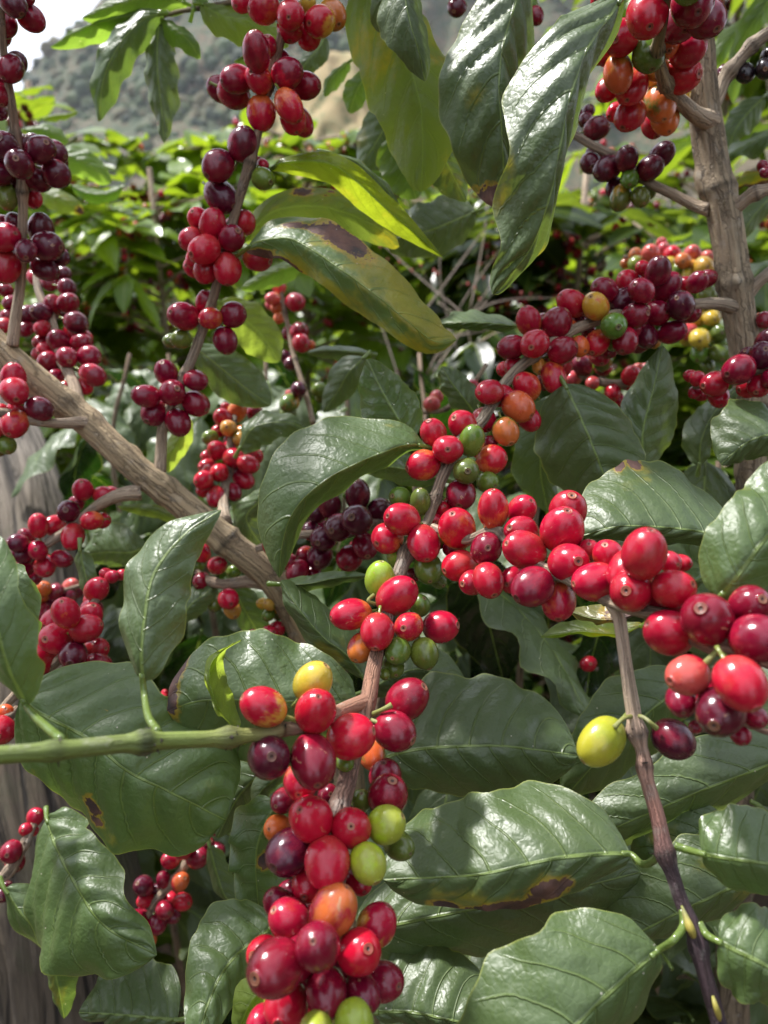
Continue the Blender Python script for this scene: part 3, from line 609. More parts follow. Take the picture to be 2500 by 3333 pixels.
cherries('b3', '''A 1310 10 55 -.5 .3 R 1; A 1425 45 80 -.9 .1 RO 0; A 1568 82 75 -.1 .1 R -1; B 330 20 50 .2 -.3 Y 1; B 470 80 75 .4 .5 OY 1; B 397 117 82 -.6 .1 RY 0; B 340 195 65 .2 .9 R 1
A 1385 278 76 -.1 -.95 D 0; A 1445 250 50 0 -.8 R 1; A 1278 428 72 -.8 .15 D 0; A 1397 428 73 -.5 -.4 RO -1; A 1262 505 75 .9 .3 D 1; A 1552 398 77 .8 -.4 DR -1; B 320 462 72 .8 0 D 1; B 235 572 73 .5 .7 RO -1; B 295 655 65 .55 .75 RO 1; A 1411 611 76 0 .95 RO 0
A 1312 780 80 .3 -.9 P 0; A 1178 898 80 -.6 .5 DP 0; A 1195 1062 83 .6 .4 P 0; A 1421 965 58 .6 .2 G 0; A 1420 890 32 .3 0 R 1
A 1072 1180 55 -.5 -.5 R 1; A 1148 1212 70 .2 -.9 R 0; A 1322 1202 58 0 -.9 R 1; A 1033 1293 65 -.8 .3 R 0; A 1252 1286 68 .4 -.5 D -1; A 1103 1348 78 -.7 .3 R -1; A 1050 1395 45 -.3 .8 R 1; A 1113 1455 67 -.3 .9 R 0; A 1227 1452 74 0 .9 R -1; A 1390 1392 72 .8 .2 RO 0
D 1112 305 55 0 -.9 DR 1; D 992 381 75 -.7 -.2 D 0; D 1136 392 56 -.9 .2 RO -1; D 1260 372 68 .8 -.2 D 0; D 1217 512 69 .2 .9 D 0; D 978 505 50 -.95 .1 G 0
D 898 685 62 -.3 -.7 D 0; D 1058 726 60 .9 .2 D 0; D 788 812 62 -.9 -.1 D 0; D 932 793 68 .3 -.3 D -1; D 836 900 70 -.5 .6 D 0; D 1058 852 72 .7 .4 D 0; D 962 955 66 .3 .8 D 0''')
cherries('b1', '''A 70 15 68 .5 .5 P 0; A 168 98 65 .85 .4 DR 0; A 25 135 62 -.3 .5 DR 1; A 150 -10 35 .5 0 D 1; A 92 335 52 0 -.5 P 1; A 58 372 65 -.4 .6 DP 0; A -5 510 55 .2 .7 D 0; A 0 605 40 0 .5 P 1
A 25 795 76 -.3 -.5 P 0; A 128 785 50 0 -.8 P 1; A 222 808 75 .3 -.5 P 0; A 105 887 74 -.2 -.3 PD -1; A 5 935 65 -.5 .3 P 0; A 208 966 65 .9 .1 P 0; A 305 940 70 .9 .2 P 0; A 40 1065 55 0 .9 G 0; A 178 1070 48 .3 .8 R 1
A 75 1200 48 0 -.8 P 1; A 15 1215 50 -.4 -.4 P 1; A 25 1283 76 .5 -.3 R 0; A 222 1240 70 0 -.9 P 1; A 258 1330 76 .7 0 P 0; A 140 1353 58 0 .5 P -1; A 30 1437 80 -.2 .9 R -1; A 332 1390 45 .5 .5 P 1; A 243 1450 62 .7 .3 P 0''')
cherries('b2', '''A 340 1478 42 .5 0 P 0; A 268 1525 45 0 .5 D 0; A 362 1553 46 .9 .1 P 0; A 188 1500 40 .2 .5 R 1; D 30 240 40 -.3 0 D 1; D 60 310 42 -.5 .2 D 1; D 25 430 42 -.2 .5 R 1; D 40 380 38 .3 .2 D 1; D 140 450 40 -.5 .5 D 1; D 20 130 40 -.5 .5 P 1
D 287 318 52 -.4 -.6 DR 0; D 367 310 55 .5 -.4 DR 0; D 222 361 52 -.7 -.2 P 0; D 152 370 50 -.7 .2 P 1; D 412 415 58 .8 .2 P 0; D 228 445 42 -.6 .5 R 0; D 385 468 42 .3 .6 R 1; D 452 492 40 .7 .3 R 1; D 318 518 60 -.3 -.5 D 0; D 440 525 52 .6 -.2 D 0; D 230 525 45 -.7 0 D 1; D 245 560 42 -.7 .4 R 1
D 362 603 55 .2 .3 D -1; D 482 598 60 .8 .1 D 0; D 262 630 58 -.6 .4 D 0; D 298 712 45 -.4 .6 D 1; D 502 697 60 .8 .3 DR 0; D 458 757 42 .4 .8 R 1; D 352 768 35 -.2 .8 RO 1''')
cherries('b4', 'D 72 715 65 0 -.9 R 1; D 78 785 72 .1 .5 R 0; D 212 882 66 .9 .2 P 0; D 80 960 70 -.3 .6 RO 0; D -5 985 45 -.6 .2 R 1; D 35 1077 50 .1 .6 G 1; D 5 890 38 -.5 0 R 1')
cherries('b5', '''D 447 1317 54 -.1 -.6 R 0; D 555 1345 46 .8 -.2 R 1; D 412 1392 42 .5 -.6 D 1; D 370 1434 60 -.2 -.1 P 0; D 495 1484 52 -.9 .1 RO -1; D 207 1511 54 -.1 -.8 R 0; D 300 1510 56 -.8 .1 R 0; D 394 1571 60 -.2 .8 R -1; D 142 1570 42 -.5 -.5 D 1; D 95 1605 50 -.9 0 P 0
G 205 318 54 -.2 -.1 R -1; G 125 337 52 -.9 .1 P 0; G 48 390 45 -.6 .4 D 1; G 130 412 50 -.6 .4 DR 0; G 240 402 58 .2 .5 R 0; G 335 363 48 .7 .3 DR 0; G 105 478 42 -.2 .8 DR 0; G 182 455 45 .2 .7 D 1''')
cherries('b6', '''D 1205 930 48 -.5 -.5 R 0; D 1280 895 52 .3 -.7 O 0; D 1235 985 45 -.2 -.1 YR -1; D 1310 1010 40 .6 .2 YO 0; D 1180 1000 35 -.7 .2 RY 1; D 1300 1045 42 .5 .3 YG 0; D 1135 1035 40 -.8 .2 G 1; D 1220 880 30 -.2 -.6 R 1; D 1375 900 40 .7 -.3 D 1
D 1172 1105 52 -.4 -.6 R 0; D 1262 1145 55 .5 0 R 0; D 1130 1140 40 -.7 0 R 1; D 1185 1225 50 -.2 .1 R -1; D 1120 1195 45 -.8 .1 R 1; D 1100 1265 52 -.7 .2 R 0; D 1340 1180 52 .7 .2 R 0; D 1315 1260 52 .6 .5 RD 1; D 1110 1310 45 -.6 .6 R 1; D 1165 1355 48 -.2 .8 R 0; D 1260 1330 45 .4 .7 D 1; D 1240 1090 35 0 -.7 R 1; D 1290 1190 40 .3 .2 D 1''')
cherries('b7', '''G 1090 330 50 -.2 -.6 R 0; G 1030 360 30 -.6 0 D 1; G 1175 398 52 .2 -.3 RO -1; G 1265 430 38 .8 0 G 1; G 1090 485 48 -.6 .4 DR 0; G 1235 580 55 .2 .4 R -1; G 1255 640 45 .3 .7 YO 1; G 1070 400 35 -.6 0 G 1; G 985 645 45 -.6 .4 Y 1; G 1160 610 40 -.2 .7 GY 1
G 1370 785 42 -.5 0 R 0; G 1455 770 48 .4 -.2 R 0; G 1455 610 35 -.5 -.2 YG 1; G 1500 620 38 .4 -.2 YO 1; G 1450 665 35 -.4 .4 G 1; G 1495 665 30 .4 .4 GY 1; G 1050 1020 40 -.2 .2 R 1; G 880 1115 25 -.3 .3 R 1''')
b3 = BR['b3'][0]
leaf(b3, 'B 130 912 .415, B 220 875 .41, B 480 895 .41, B 740 1110 .42, B 1065 1392 .43', (95, 72), (6, 10), 'yg', under=True, arch=.05, wave=.04, yel=.22, a=.7, b=.95, pet='B 60 905 .412')
leaf(b3, 'B -10 1300 .45, B 150 1140 .45, B 420 1115 .455, B 700 1220 .46, B 830 1330 .465', (115, 110), (4, 12), 'yg', yel=.52, spots=[('b', .40, -.75, .05, .22), ('b', .55, -.85, .018, .07), ('b', .53, -.6, .014, .05)], wave=.05, a=.5, b=.6)
leaf(b3, 'B 440 820 .44, B 600 870 .44, B 780 1040 .445, B 930 1300 .455', (42, 60), (10, 4), 'md', yel=.25, yedge=.4, wave=.10)
leaf(b3, 'B 0 1345 .405, B 70 1300 .395, B 250 1290 .385, B 480 1430 .375, B 700 1590 .37, E 880 410 .37, E 1020 515 .375, E 1140 505 .378', (235, 118), (16, 10), 'bk', pet='A 1270 1385 .42', yel=.30, yedge=.35, wave=.07, wf=4, quilt=.03, arch=.06, a=.6, b=.62,
     spots=[('b', .42, -.72, .12, .30), ('b', .30, -.6, .05, .16), ('b', .22, -.55, .05, .12), ('b', .08, .8, .10, .25), ('b', .22, .97, .1, .10), ('y', .55, -.4, .22, .6), ('y', .8, -.5, .2, .7), ('y', .5, .8, .3, .3)])
leaf(b3, 'D 1180 300 .50, D 1300 380 .50, D 1420 490 .505, D 1505 628 .51', (120, 130), (8, 6), 'yg', yel=.2, wave=.06)
leaf(b3, 'D 1050 545 .49, D 1170 640 .49, D 1330 770 .495, D 1462 862 .50', (140, 120), (14, 6), 'md', wave=.05, yel=.05)
leaf(b3, 'D 1000 900 .50, D 985 1010 .50, D 930 1120 .50, D 905 1225 .505', (45, 60), (10, 4), 'yg', yel=.3)
leaf(BR['b6'][0], 'D 1290 1100 .485, D 1370 980 .48, D 1540 950 .48, E 330 990 .485', (75, 100), (8, 5), 'md', wave=.08, yel=.1)
leaf(b3, 'A 1640 1420 .50, A 1480 1470 .505, A 1300 1560 .51', (60, 60), (6, 6), 'br')
leaf(BR['b5'][0], 'G 430 310 .43, G 440 380 .43, G 470 500 .43, G 500 640 .435', (55, 75), (3, 8), 'md', wave=.05)
leaf(BR['b5'][0], 'G 790 300 .50, G 700 330 .50, G 560 330 .505, G 440 350 .51', (90, 150), (9, 5), 'md')
leaf(BR['b5'][0], 'G 960 170 .49, G 850 110 .49, G 740 90 .495, G 630 80 .50', (40, 30), (4, 4), 'yg', yel=.35, wave=.12)
leaf(BR['b7'][0], 'G 960 700 .47, G 1040 600 .47, G 1120 540 .475, G 1160 470 .48', (75, 70), (8, 4), 'md')
leaf(BR['b7'][0], 'G 1250 500 .50, G 1320 640 .50, G 1390 760 .505, G 1430 850 .51', (90, 90), (4, 8), 'bk')

# ================================================================== RIGHT SHRUB: upright grey trunk and the long fruiting branch that comes forward from it
SR = shrub_root('coffee_shrub', 'L 1500 900 .5', 'coffee shrub with grey upright trunk at right and long red-fruited branch across the centre')
branch('rtrunk', SR, 'C 1285 -700 .40, C 1290 -200 .41, C 1300 150 .42, C 1310 450 .425, C 1345 760 .43, C 1395 1080 .43, C 1440 1350 .432, C 1490 1620 .435, F 1535 560 .44, F 1560 900 .445, I 1560 200 .46, L 1500 300 .5, L 1450 2600 .5', [50, 54, 60, 78, 86, 86, 84, 84, 80, 78, 78, 80, 90],
       [(.30, .23, .155), (.31, .25, .17), (.25, .195, .13), (.22, .17, .115), (.20, .15, .10)], name='trunk', sides=72, ridge=.12, fine=1, nodes=(.20, .265, .355), step=.0026, swell=.15, knobs=[(.19, 2., .5), (.23, 4.4, .4), (.27, .8, .5), (.31, 3.2, .35), (.35, 5.3, .5), (.40, 1.5, .4)])
branch('r0', SR, 'F 1480 330 .432, F 1380 315 .425, F 1260 320 .42, F 1080 345 .415, F 880 360 .41, F 700 415 .405, F 560 480 .40, F 380 610 .395, F 240 740 .385, F 120 930 .372, E 1170 1060 .362, E 1060 1250 .352, E 985 1480 .345, H 870 340 .335, H 780 620 .318, H 700 900 .30, H 660 1120 .285, H 640 1180 .282, H 580 1420 .272, H 540 1600 .267, K 505 520 .262, K 500 800 .254, K 480 1050 .246, K 440 1300 .24, K 400 1700 .235',
       [44, 34, 30, 30, 30, 30, 30, 30, 29, 32, 32, 32, 27, 40, 36, 40, 46, 48, 48, 52, 58, 46, 44, 44, 44], [(.29, .24, .18), TW, TW, (.30, .25, .18), (.27, .21, .15), (.25, .185, .14), RB, (.23, .15, .12), TWD], nodes=(.30, .38, .455, .53, .60, .68, .86), sides=18)
branch('fork', SR, 'H 650 1130 .285, H 560 1170 .276, H 440 1225 .262, H 280 1275 .252, H 180 1285 .248, G 1480 1300 .244, G 1200 1330 .236, G 860 1345 .226, G 560 1370 .216, G 300 1400 .208, G 0 1425 .20, G -260 1450 .195', [44, 42, 40, 38, 36, 36, 42, 47, 50, 50, 50, 50], [RB, RB, (.20, .13, .09), (.17, .18, .04), (.14, .19, .035), (.13, .17, .035), (.13, .18, .03), (.14, .19, .03)], rough=.45, ridge=.035, nodes=(.335, .46, .475, .645, .66, .83), swell=.30, sides=22)
branch('r1', SR, 'C 1350 660 .425, C 1290 630 .415, C 1200 560 .40, C 1110 460 .38, C 1060 300 .355, C 1090 120 .33, C 1120 -120 .31', [56, 46, 40, 36, 32, 30, 28], [TW, TW, (.30, .26, .16), (.25, .22, .1)], nodes=(.45, .7), name='side_branch')
branch('r2', SR, 'C 1350 1130 .43, C 1280 1115 .435, C 1150 1050 .44, C 1000 975 .445, C 830 850 .45, C 680 770 .455, C 480 640 .46', [50, 32, 27, 25, 22, 22, 20], [TW, (.31, .26, .20)], nodes=(.42, .6))
branch('r3', SR, 'C 1340 600 .425, C 1385 520 .43, C 1420 430 .43, C 1500 330 .425, C 1600 230 .42, C 1720 150 .415', [50, 40, 38, 34, 34, 32], [TW, (.38, .32, .25)], nodes=(.5, .75))
branch('r4', SR, 'C 1430 1150 .43, C 1500 1110 .425, C 1580 1050 .42, C 1720 1000 .415', [56, 40, 34, 30], [TW, TW], nodes=(.6,))
branch('r5', SR, 'C 1540 1600 .435, C 1600 1530 .43, C 1680 1460 .425', [40, 32, 30], [TW, (.40, .34, .27)])
cherries('r1', '''C 1005 80 110 .1 .4 R -2; C 1250 20 112 .2 .3 D -1; C 1230 -70 85 .2 0 G -2; C 1170 125 98 .3 .3 D 0; C 865 205 91 -.3 0 R 0; C 760 0 60 -.5 0 R 1; C 1108 240 68 .2 .4 OY 1; C 1014 302 84 .2 .7 G -1; C 1228 275 80 .8 -.3 R 1; C 1190 404 95 .8 .1 R 0; C 785 305 48 -.6 0 R 1; C 752 305 45 -.5 0 D 1
C 852 397 78 .1 .9 OY -1; C 795 480 60 -.6 .5 R 1; C 922 470 85 -.2 .5 RO 0; C 1060 370 60 0 .6 YG 1; C 1075 560 82 .2 .7 OG -1; C 913 622 82 -.4 .6 RO 0; C 838 605 48 -.6 .3 R 1; C 1042 672 65 .2 .8 R 1; C 1190 515 50 .4 .4 YG 1''', .012)
cherries('r2', '''C 735 692 60 .8 -.1 P 0; C 690 600 35 .3 -.5 P 1; C 700 880 55 .2 .3 P 1; C 675 650 40 0 0 P 1; C 790 910 66 -.6 .3 P 0; C 895 856 60 .1 -.85 P -1; C 1085 835 62 .6 -.5 P 0; C 1022 908 62 .85 -.3 P -1; C 865 840 30 -.3 -.4 R 1; C 828 1012 45 -.2 .7 P 1; C 912 967 48 0 .4 G -1; C 862 1068 58 -.3 .7 GY 0; C 970 1065 50 .3 .5 G 0
B 1140 40 50 -.3 .3 P 0; C 405 85 42 .3 .6 D 0; C 375 35 40 -.2 .2 G 0''')
cherries('r3', 'C 1535 395 50 .2 .4 N 0; C 1645 372 52 0 0 N 0; C 1420 385 35 -.5 .2 PN 1; C 1660 300 40 .3 -.4 N 1')
cherries('r4', 'C 1650 930 34 -.2 .2 D 0; F 1640 400 45 -.2 .3 D 0; F 1615 390 30 -.5 0 O 1')
cherries('r0', '''F 366 405 66 -.2 -.85 RO 0; F 517 417 80 .6 -.75 D 0; F 398 530 79 -.2 .2 R -1; F 275 547 66 -.8 .1 D 0; F 285 652 52 -.7 .3 R 1; F 550 565 72 .85 -.3 D -1; F 640 545 55 .5 .4 OR 0; F 600 312 72 -.6 -.5 R 0; F 775 238 68 -.5 -.3 D 0; F 728 326 70 -.3 -.6 YO -1; F 912 200 64 -.6 -.5 R 0; F 975 243 66 -.4 -.4 D -1; F 890 298 70 -.7 .2 P 0
F 1065 138 66 .2 -.8 P -1; F 1110 220 70 .7 -.5 D -1; F 985 120 40 -.5 -.3 RO 1; F 1210 207 44 .5 0 R 1; F 1278 196 54 .5 -.5 D 0; F 1188 322 74 -.2 -.4 P -2; F 1235 355 58 .6 .3 D 1; F 943 375 68 .8 -.1 D -1; F 1058 362 68 .6 0 D 0; F 826 432 69 .3 .1 G -1; F 735 525 66 -.3 .6 RO 0; F 888 515 68 -.2 .6 D 0; F 1003 490 60 .2 .7 P 1; F 1140 466 63 .8 -.2 D 0
F 800 565 45 0 .6 D 1; F 1045 515 35 0 .6 Y 2; F 635 410 45 0 0 D 2; F 690 465 40 0 0 D 2; F 590 440 45 .3 .5 OR 1; F 500 710 68 .2 .9 RO 0; F 425 650 42 0 .5 Y 1; F 450 735 45 0 .5 D 2; F 355 760 72 -.5 -.5 RO 0; F 155 790 68 -.6 .05 R -1; F 311 868 80 .7 .5 OR -1; F 368 935 60 .5 .6 R 1; F 244 1003 71 .3 .8 OG 0
E 1288 940 66 .3 .7 R 1; E 1170 965 74 -.5 -.4 R 0; E 1012 1010 70 -.3 -.8 R 0; E 1091 1100 81 0 0 R -1; E 1220 1052 70 .2 -.9 G -1; E 958 1185 82 -.9 .2 RO 0; E 1328 1154 78 .9 -.1 RO 0; E 1190 1217 70 .1 0 G -1; E 1307 1277 58 .6 .3 G 1; E 1320 1065 40 .3 -.5 D 1; E 1161 1345 79 -.1 .6 D 0
E 832 1357 56 -.6 -.1 G 1; E 943 1382 58 0 -.9 G 0; E 843 1476 86 -.65 -.15 R -1; E 764 1580 84 -.6 .3 RO 0; E 961 1607 88 .15 .75 R -1; E 1055 1425 50 .3 -.3 R 1; E 1010 1480 45 .3 .2 R 1
H 825 360 60 0 -.3 LY 1; H 724 473 80 .1 -.9 L 0; H 985 415 76 .1 .7 G 0; H 1040 480 45 .5 .5 G 1; H 905 450 40 .2 .2 D 2; H 817 563 97 .65 -.55 R -1; H 568 664 87 -.9 .15 RO 0; H 710 757 90 -.1 .85 R -1; H 880 729 77 -.3 .1 RO -1; H 938 615 58 .4 -.6 G 1; H 1053 730 86 .9 -.1 RD 0; H 622 843 72 -.3 .7 OR 1; H 820 862 70 -.3 .4 G 0; H 965 876 80 .3 .9 G 0; H 797 945 58 .2 .6 G 1; H 750 985 30 .2 .6 G 1
H 872 1120 106 .7 -.5 D 0; H 804 1295 104 .8 .4 D 0; H 682 1420 75 .2 .7 OG 1; K 767 425 105 .2 -.6 D 0; K 625 455 58 0 -.5 G 1; K 760 583 98 .8 -.4 L 0; K 828 695 74 .6 .4 GL 1; K 660 792 95 .4 .85 L -1; K 568 600 108 0 -.05 R -1
K 208 452 68 -.5 .3 D 1; K 445 425 60 .2 -.1 D 1; K 352 550 116 -.4 -.3 R -1; K 175 605 72 -.5 0 OY 1; K 236 730 116 -.6 .5 P 0; K 438 788 118 0 .85 R -1; K 335 905 85 -.2 .6 R 1; K 610 880 72 .3 .6 R 1
K 475 1045 118 .5 -.75 OR -1; K 178 1010 80 -.4 -.5 D 1; K 238 1095 112 -.7 -.4 R 0; K 388 1241 122 -.15 -.15 D -2; K 705 1125 104 .55 -.75 RY 0; K 612 1270 117 .35 -.1 R -1; K 105 1285 95 -.6 0 R 1; K 160 1357 142 -.65 .25 D -1; K 436 1490 112 0 .6 D -1; K 745 1430 104 .7 .2 D 0; K 627 1495 98 .3 .5 D 0; K 218 1560 115 -.3 .6 R 0; K 85 1640 75 -.5 .5 R 1; K 587 1650 110 .1 .4 L -1; K 378 1690 90 -.1 .3 L -1; K 330 1430 50 0 0 D 2; K 500 1370 60 0 0 D 2''')
cherries('fork', 'H 362 1028 98 .6 -.7 Y 0; H 95 1163 102 -.85 -.4 RY 0; H 377 1186 110 .1 -.5 R -1; H 568 1322 122 .9 -.2 R -1; H 125 1432 115 .1 0 P 0; H 363 1456 125 .15 .75 D -1; H 295 1570 95 -.1 .6 RO 1; H 535 1460 50 .2 .5 G 1')
r0 = BR['r0'][0]; fk = BR['fork'][0]
# leaves on the right shrub: the two big ones hanging from the top
r1b = BR['r1'][0]; r2b = BR['r2'][0]
leaf(r1b, 'C 880 -30 .30, C 800 100 .295, C 690 260 .288, C 590 540 .284, C 540 800 .285, C 480 1080 .29, C 370 1360 .30, C 172 1590 .312', (90, 300), (30, 12), 'dk', arch=.10, quilt=.10, wave=.09, wf=3, a=.40, b=.66, spots=[('y', .58, .92, .05, .16), ('y', .66, .85, .05, .2), ('y', .74, .9, .06, .16), ('y', .84, .8, .04, .2), ('y', .78, -.9, .08, .3), ('y', .25, 1, .04, .12)])
leaf(r2b, 'B 1500 -220 .36, B 1460 0 .352, B 1395 230 .346, B 1370 450 .345, B 1385 700 .35, B 1400 1000 .36, B 1420 1130 .362', (200, 290), (26, 14), 'dk', arch=.10, quilt=.09, wave=.05, a=.5, b=.55, spots=[('b', .95, .5, .05, .7), ('y', .86, .5, .06, .5), ('y', .6, .4, .05, .2)])
leaf(fk, 'G 770 1030 .252, G 760 900 .25, G 775 700 .252, G 830 440 .258, G 1000 225 .265, G 1195 95 .272', (195, 185), (10, 6), 'gy', pet='G 780 1120 .25, G 800 1220 .238, G 850 1300 .228', arch=.10, quilt=.03, wave=.07, wf=3.5, a=.55, b=.85)
leaf(fk, 'G 140 1160 .235, G 40 960 .228, G -30 700 .226, G -60 450 .23, G -20 230 .24', (180, 150), (10, 4), 'lt', pet='G 200 1230 .225, G 330 1345 .210', arch=.12, quilt=.03, wave=.05)
leaf(fk, 'G -40 380 .30, G 60 480 .295, G 130 620 .295, G 190 800 .30', (70, 80), (4, 8), 'lt', wave=.1)
leaf(fk, 'G 110 1110 .325, G 200 1190 .322, G 480 1340 .318, J 680 290 .314, J 900 400 .314, J 1215 560 .32', (390, 470), (22, 10), 'bk', arch=.10, quilt=.055, wave=.045, wf=2.6, a=.42, b=.36, yel=.0, yedge=.03, spots=[('b', .50, .72, .040, .085), ('b', .53, .84, .030, .06), ('b', .47, .56, .012, .025), ('b', .34, -.36, .014, .02), ('y', .2, .98, .08, .12), ('y', .62, .9, .06, .15), ('y', .3, -.55, .05, .15)])
leaf(r0, 'H 600 1138 .33, H 430 1136 .328, H 200 1135 .325, G 1100 1130 .325, G 900 1190 .33', (390, 330), (14, 14), 'md', arch=.07, quilt=.03, wave=.05, a=.45, b=.42, yel=.06, spots=[('b', .97, .4, .05, .6), ('b', .93, .95, .05, .3)])
leaf(fk, 'G 1275 1300 .30, G 1170 1150 .296, G 1130 980 .298, G 1180 880 .30, G 1305 800 .305', (42, 36), (5, 16), 'yg', wave=.2, yel=.2, quilt=.02, arch=.02, b=.9)
leaf(r0, 'H 640 1010 .345, H 540 880 .345, H 420 790 .348, H 290 640 .352, H 185 480 .36', (100, 120), (10, 16), 'md', arch=.08, wave=.08, yel=.10, spots=[('y', .3, -.6, .1, .4)])
leaf(r0, 'H 180 500 .365, H 330 500 .362, H 480 470 .362, H 660 455 .365', (38, 55), (10, 14), 'bk', wave=.16, yedge=.3, arch=.02)
leaf(r0, 'H 720 1450 .335, H 850 1405 .333, H 1050 1380 .33, H 1350 1372 .328, I 380 1390 .329, I 640 1425 .332', (330, 300), (30, 4), 'gy', arch=.12, quilt=.045, wave=.04, a=.5, b=.55, yedge=.08)
leaf(r0, 'H 640 1080 .38, H 800 1000 .378, H 950 960 .378, H 1200 1040 .385', (130, 120), (20, 5), 'gy', wave=.05)
leaf(r0, 'E 975 1085 .358, E 870 1075 .352, E 640 1160 .342, E 430 1270 .335, E 270 1420 .334, E 200 1600 .338, H 182 470 .345', (85, 320), (26, 20), 'lt', name='leaf', pet='E 1040 1090 .362', arch=.12, quilt=.03, wave=.05, a=.62, b=.75, spots=[('y', .12, .8, .1, .2)])
leaf(r0, 'E 890 1055 .40, E 820 930 .398, E 740 790 .40, E 655 612 .405', (150, 150), (10, 6), 'pl', under=True, arch=.06, wave=.05)
leaf(r0, 'E 1060 1260 .385, E 900 1215 .384, E 740 1190 .386, E 590 1190 .39', (80, 100), (8, 8), 'pl', under=True, wave=.05, arch=.05)
leaf(r0, 'E 1235 905 .415, E 1180 830 .412, E 1110 740 .414, E 1055 650 .42', (60, 100), (12, 5), 'gy', wave=.08)
leaf(r0, 'E 1465 432 .42, E 1300 415 .425, E 1150 412 .43, E 1015 420 .44', (30, 140), (6, 30), 'lt', quilt=.05, arch=.05)
leaf(r0, 'F 560 745 .385, F 640 910 .38, F 720 1100 .378, F 790 1300 .38, F 800 1480 .39', (300, 235), (14, 20), 'vd', arch=.10, quilt=.06, wave=.05, wf=2.5)
leaf(r0, 'F 990 1200 .42, F 985 1000 .415, F 1040 780 .415, F 1092 535 .42', (110, 225), (10, 16), 'dk', arch=.10, quilt=.05, wave=.04, yel=.02, a=.6, b=.8)
leaf(r0, 'F 1290 1190 .44, F 1300 1050 .435, F 1370 900 .435, F 1495 765 .44', (70, 85), (12, 5), 'gy', wave=.12, wf=4)
leaf(r0, 'F 540 800 .43, F 480 950 .428, F 430 1180 .43, F 470 1440 .44', (130, 150), (6, 6), 'md', wave=.06, yel=.08)
# upper middle leaves hanging from above
UM = shrub_root('coffee_branch', 'B 700 -400 .45', 'leafy coffee branch hanging in from the top edge with a large mottled yellow-green leaf', 'coffee branch')
branch('um', UM, 'B 1500 -420 .46, B 1100 -330 .45, B 860 -260 .43, B 620 -200 .43, B 300 -220 .45', [24, 24, 24, 22, 20], [TW, TWD], name='stem', own='parent', nodes=(.4, .6))
leaf(UM, 'B 640 -140 .42, B 720 50 .412, B 850 270 .405, B 940 560 .402, B 955 820 .405, B 945 1035 .412', (260, 225), (14, 22), 'yg', arch=.08, quilt=.04, wave=.055, wf=3.5, a=.45, b=.62, yel=.20, yedge=.12, spots=[('y', .35, .5, .2, .5), ('y', .3, -.6, .25, .5)])
leaf(UM, 'B 850 -190 .36, B 860 -30 .356, B 890 120 .355, B 935 270 .358, B 972 440 .365', (120, 145), (16, 10), 'gy', arch=.10, quilt=.035, wave=.03, a=.5, b=.85)
leaf(UM, 'B 820 -220 .38, B 770 -60 .38, B 745 60 .385, B 790 200 .39', (110, 90), (8, 8), 'vd')
leaf(UM, 'B 1240 1140 .50, B 1000 1240 .50, B 850 1270 .505, B 760 1280 .51', (120, 190), (9, 9), 'dk', wave=.06, a=.35, b=.35)
leaf(UM, 'B 900 480 .52, B 800 600 .52, B 720 740 .525, B 620 900 .53', (190, 150), (10, 10), 'md', wave=.05, yel=.10, spots=[('y', .75, .7, .2, .5)])
leaf(UM, 'B 680 380 .53, B 620 450 .53, B 585 530 .535, B 560 612 .54', (55, 85), (6, 6), 'br', wave=.08)
leaf(UM, 'B 560 330 .56, B 500 380 .56, B 450 440 .56, B 425 520 .56', (45, 40), (5, 5), 'br')
leaf(UM, 'B 1010 680 .45, B 1060 820 .45, B 1120 950 .455, B 1190 1090 .46', (120, 115), (6, 12), 'md', yel=.3, wave=.06, b=.9)
leaf(UM, 'B 830 690 .50, B 850 800 .50, B 880 920 .50, B 920 1075 .505', (100, 150), (8, 8), 'br', wave=.07, yel=.02)
leaf(UM, 'B 430 190 .54, B 390 260 .54, B 330 330 .54, B 280 420 .545', (60, 60), (6, 4), 'gy')
# leafy twig top left
TL = shrub_root('coffee_branch', 'A 1100 40 .5', 'leafy twig of bright green drooping leaves against the mountain, top left', 'coffee branch')
branch('tl', TL, 'A 1500 -60 .47, A 1250 10 .48, A 1090 40 .49, A 960 65 .50, A 870 95 .505', [16, 14, 13, 11, 8], [TWD, (.2, .17, .06)], name='stem', own='parent', nodes=(.62,))
leaf(TL, 'A 880 70 .50, A 780 95 .495, A 650 230 .49, A 560 420 .495, A 530 655 .505', (70, 110), (12, 6), 'bk', wave=.09, wf=4, yel=.02, arch=.08, spots=[('b', 1., 0, .012, .8)])
leaf(TL, 'A 860 110 .505, A 848 230 .50, A 850 400 .50, A 870 580 .505, A 885 772 .51', (92, 85), (8, 8), 'dk', wave=.09, wf=4.5, b=.8, spots=[('b', .83, .75, .015, .2)])
leaf(TL, 'A 880 105 .50, A 950 160 .495, A 1020 220 .495, A 1082 315 .50', (55, 62), (6, 6), 'br', wave=.06)
leaf(TL, 'A 870 60 .51, A 720 80 .52, A 540 120 .53, A 400 180 .54, A 270 252 .55', (36, 52), (16, 4), 'br', wave=.09)
leaf(TL, 'A 1010 20 .51, A 860 -20 .51, A 650 20 .52, A 440 98 .53', (40, 75), (16, 4), 'br', wave=.05)
leaf(TL, 'A 1080 20 .48, A 1200 80 .475, A 1360 120 .475, A 1560 250 .485', (130, 95), (10, 6), 'yg', yel=.08, wave=.05)
leaf(TL, 'A 1040 60 .49, A 1070 -20 .49, A 1060 -80 .50', (40, 40), (4, 4), 'br')
leaf(TL, 'A 1090 50 .50, A 1120 90 .50, A 1160 135 .505', (24, 26), (4, 4), 'br')
leaf(TL, 'A 700 130 .53, A 600 200 .535, A 540 270 .54', (30, 30), (4, 4), 'br')
leaf(TL, 'A 1540 190 .50, A 1400 260 .505, A 1260 330 .51', (50, 45), (6, 6), 'br')

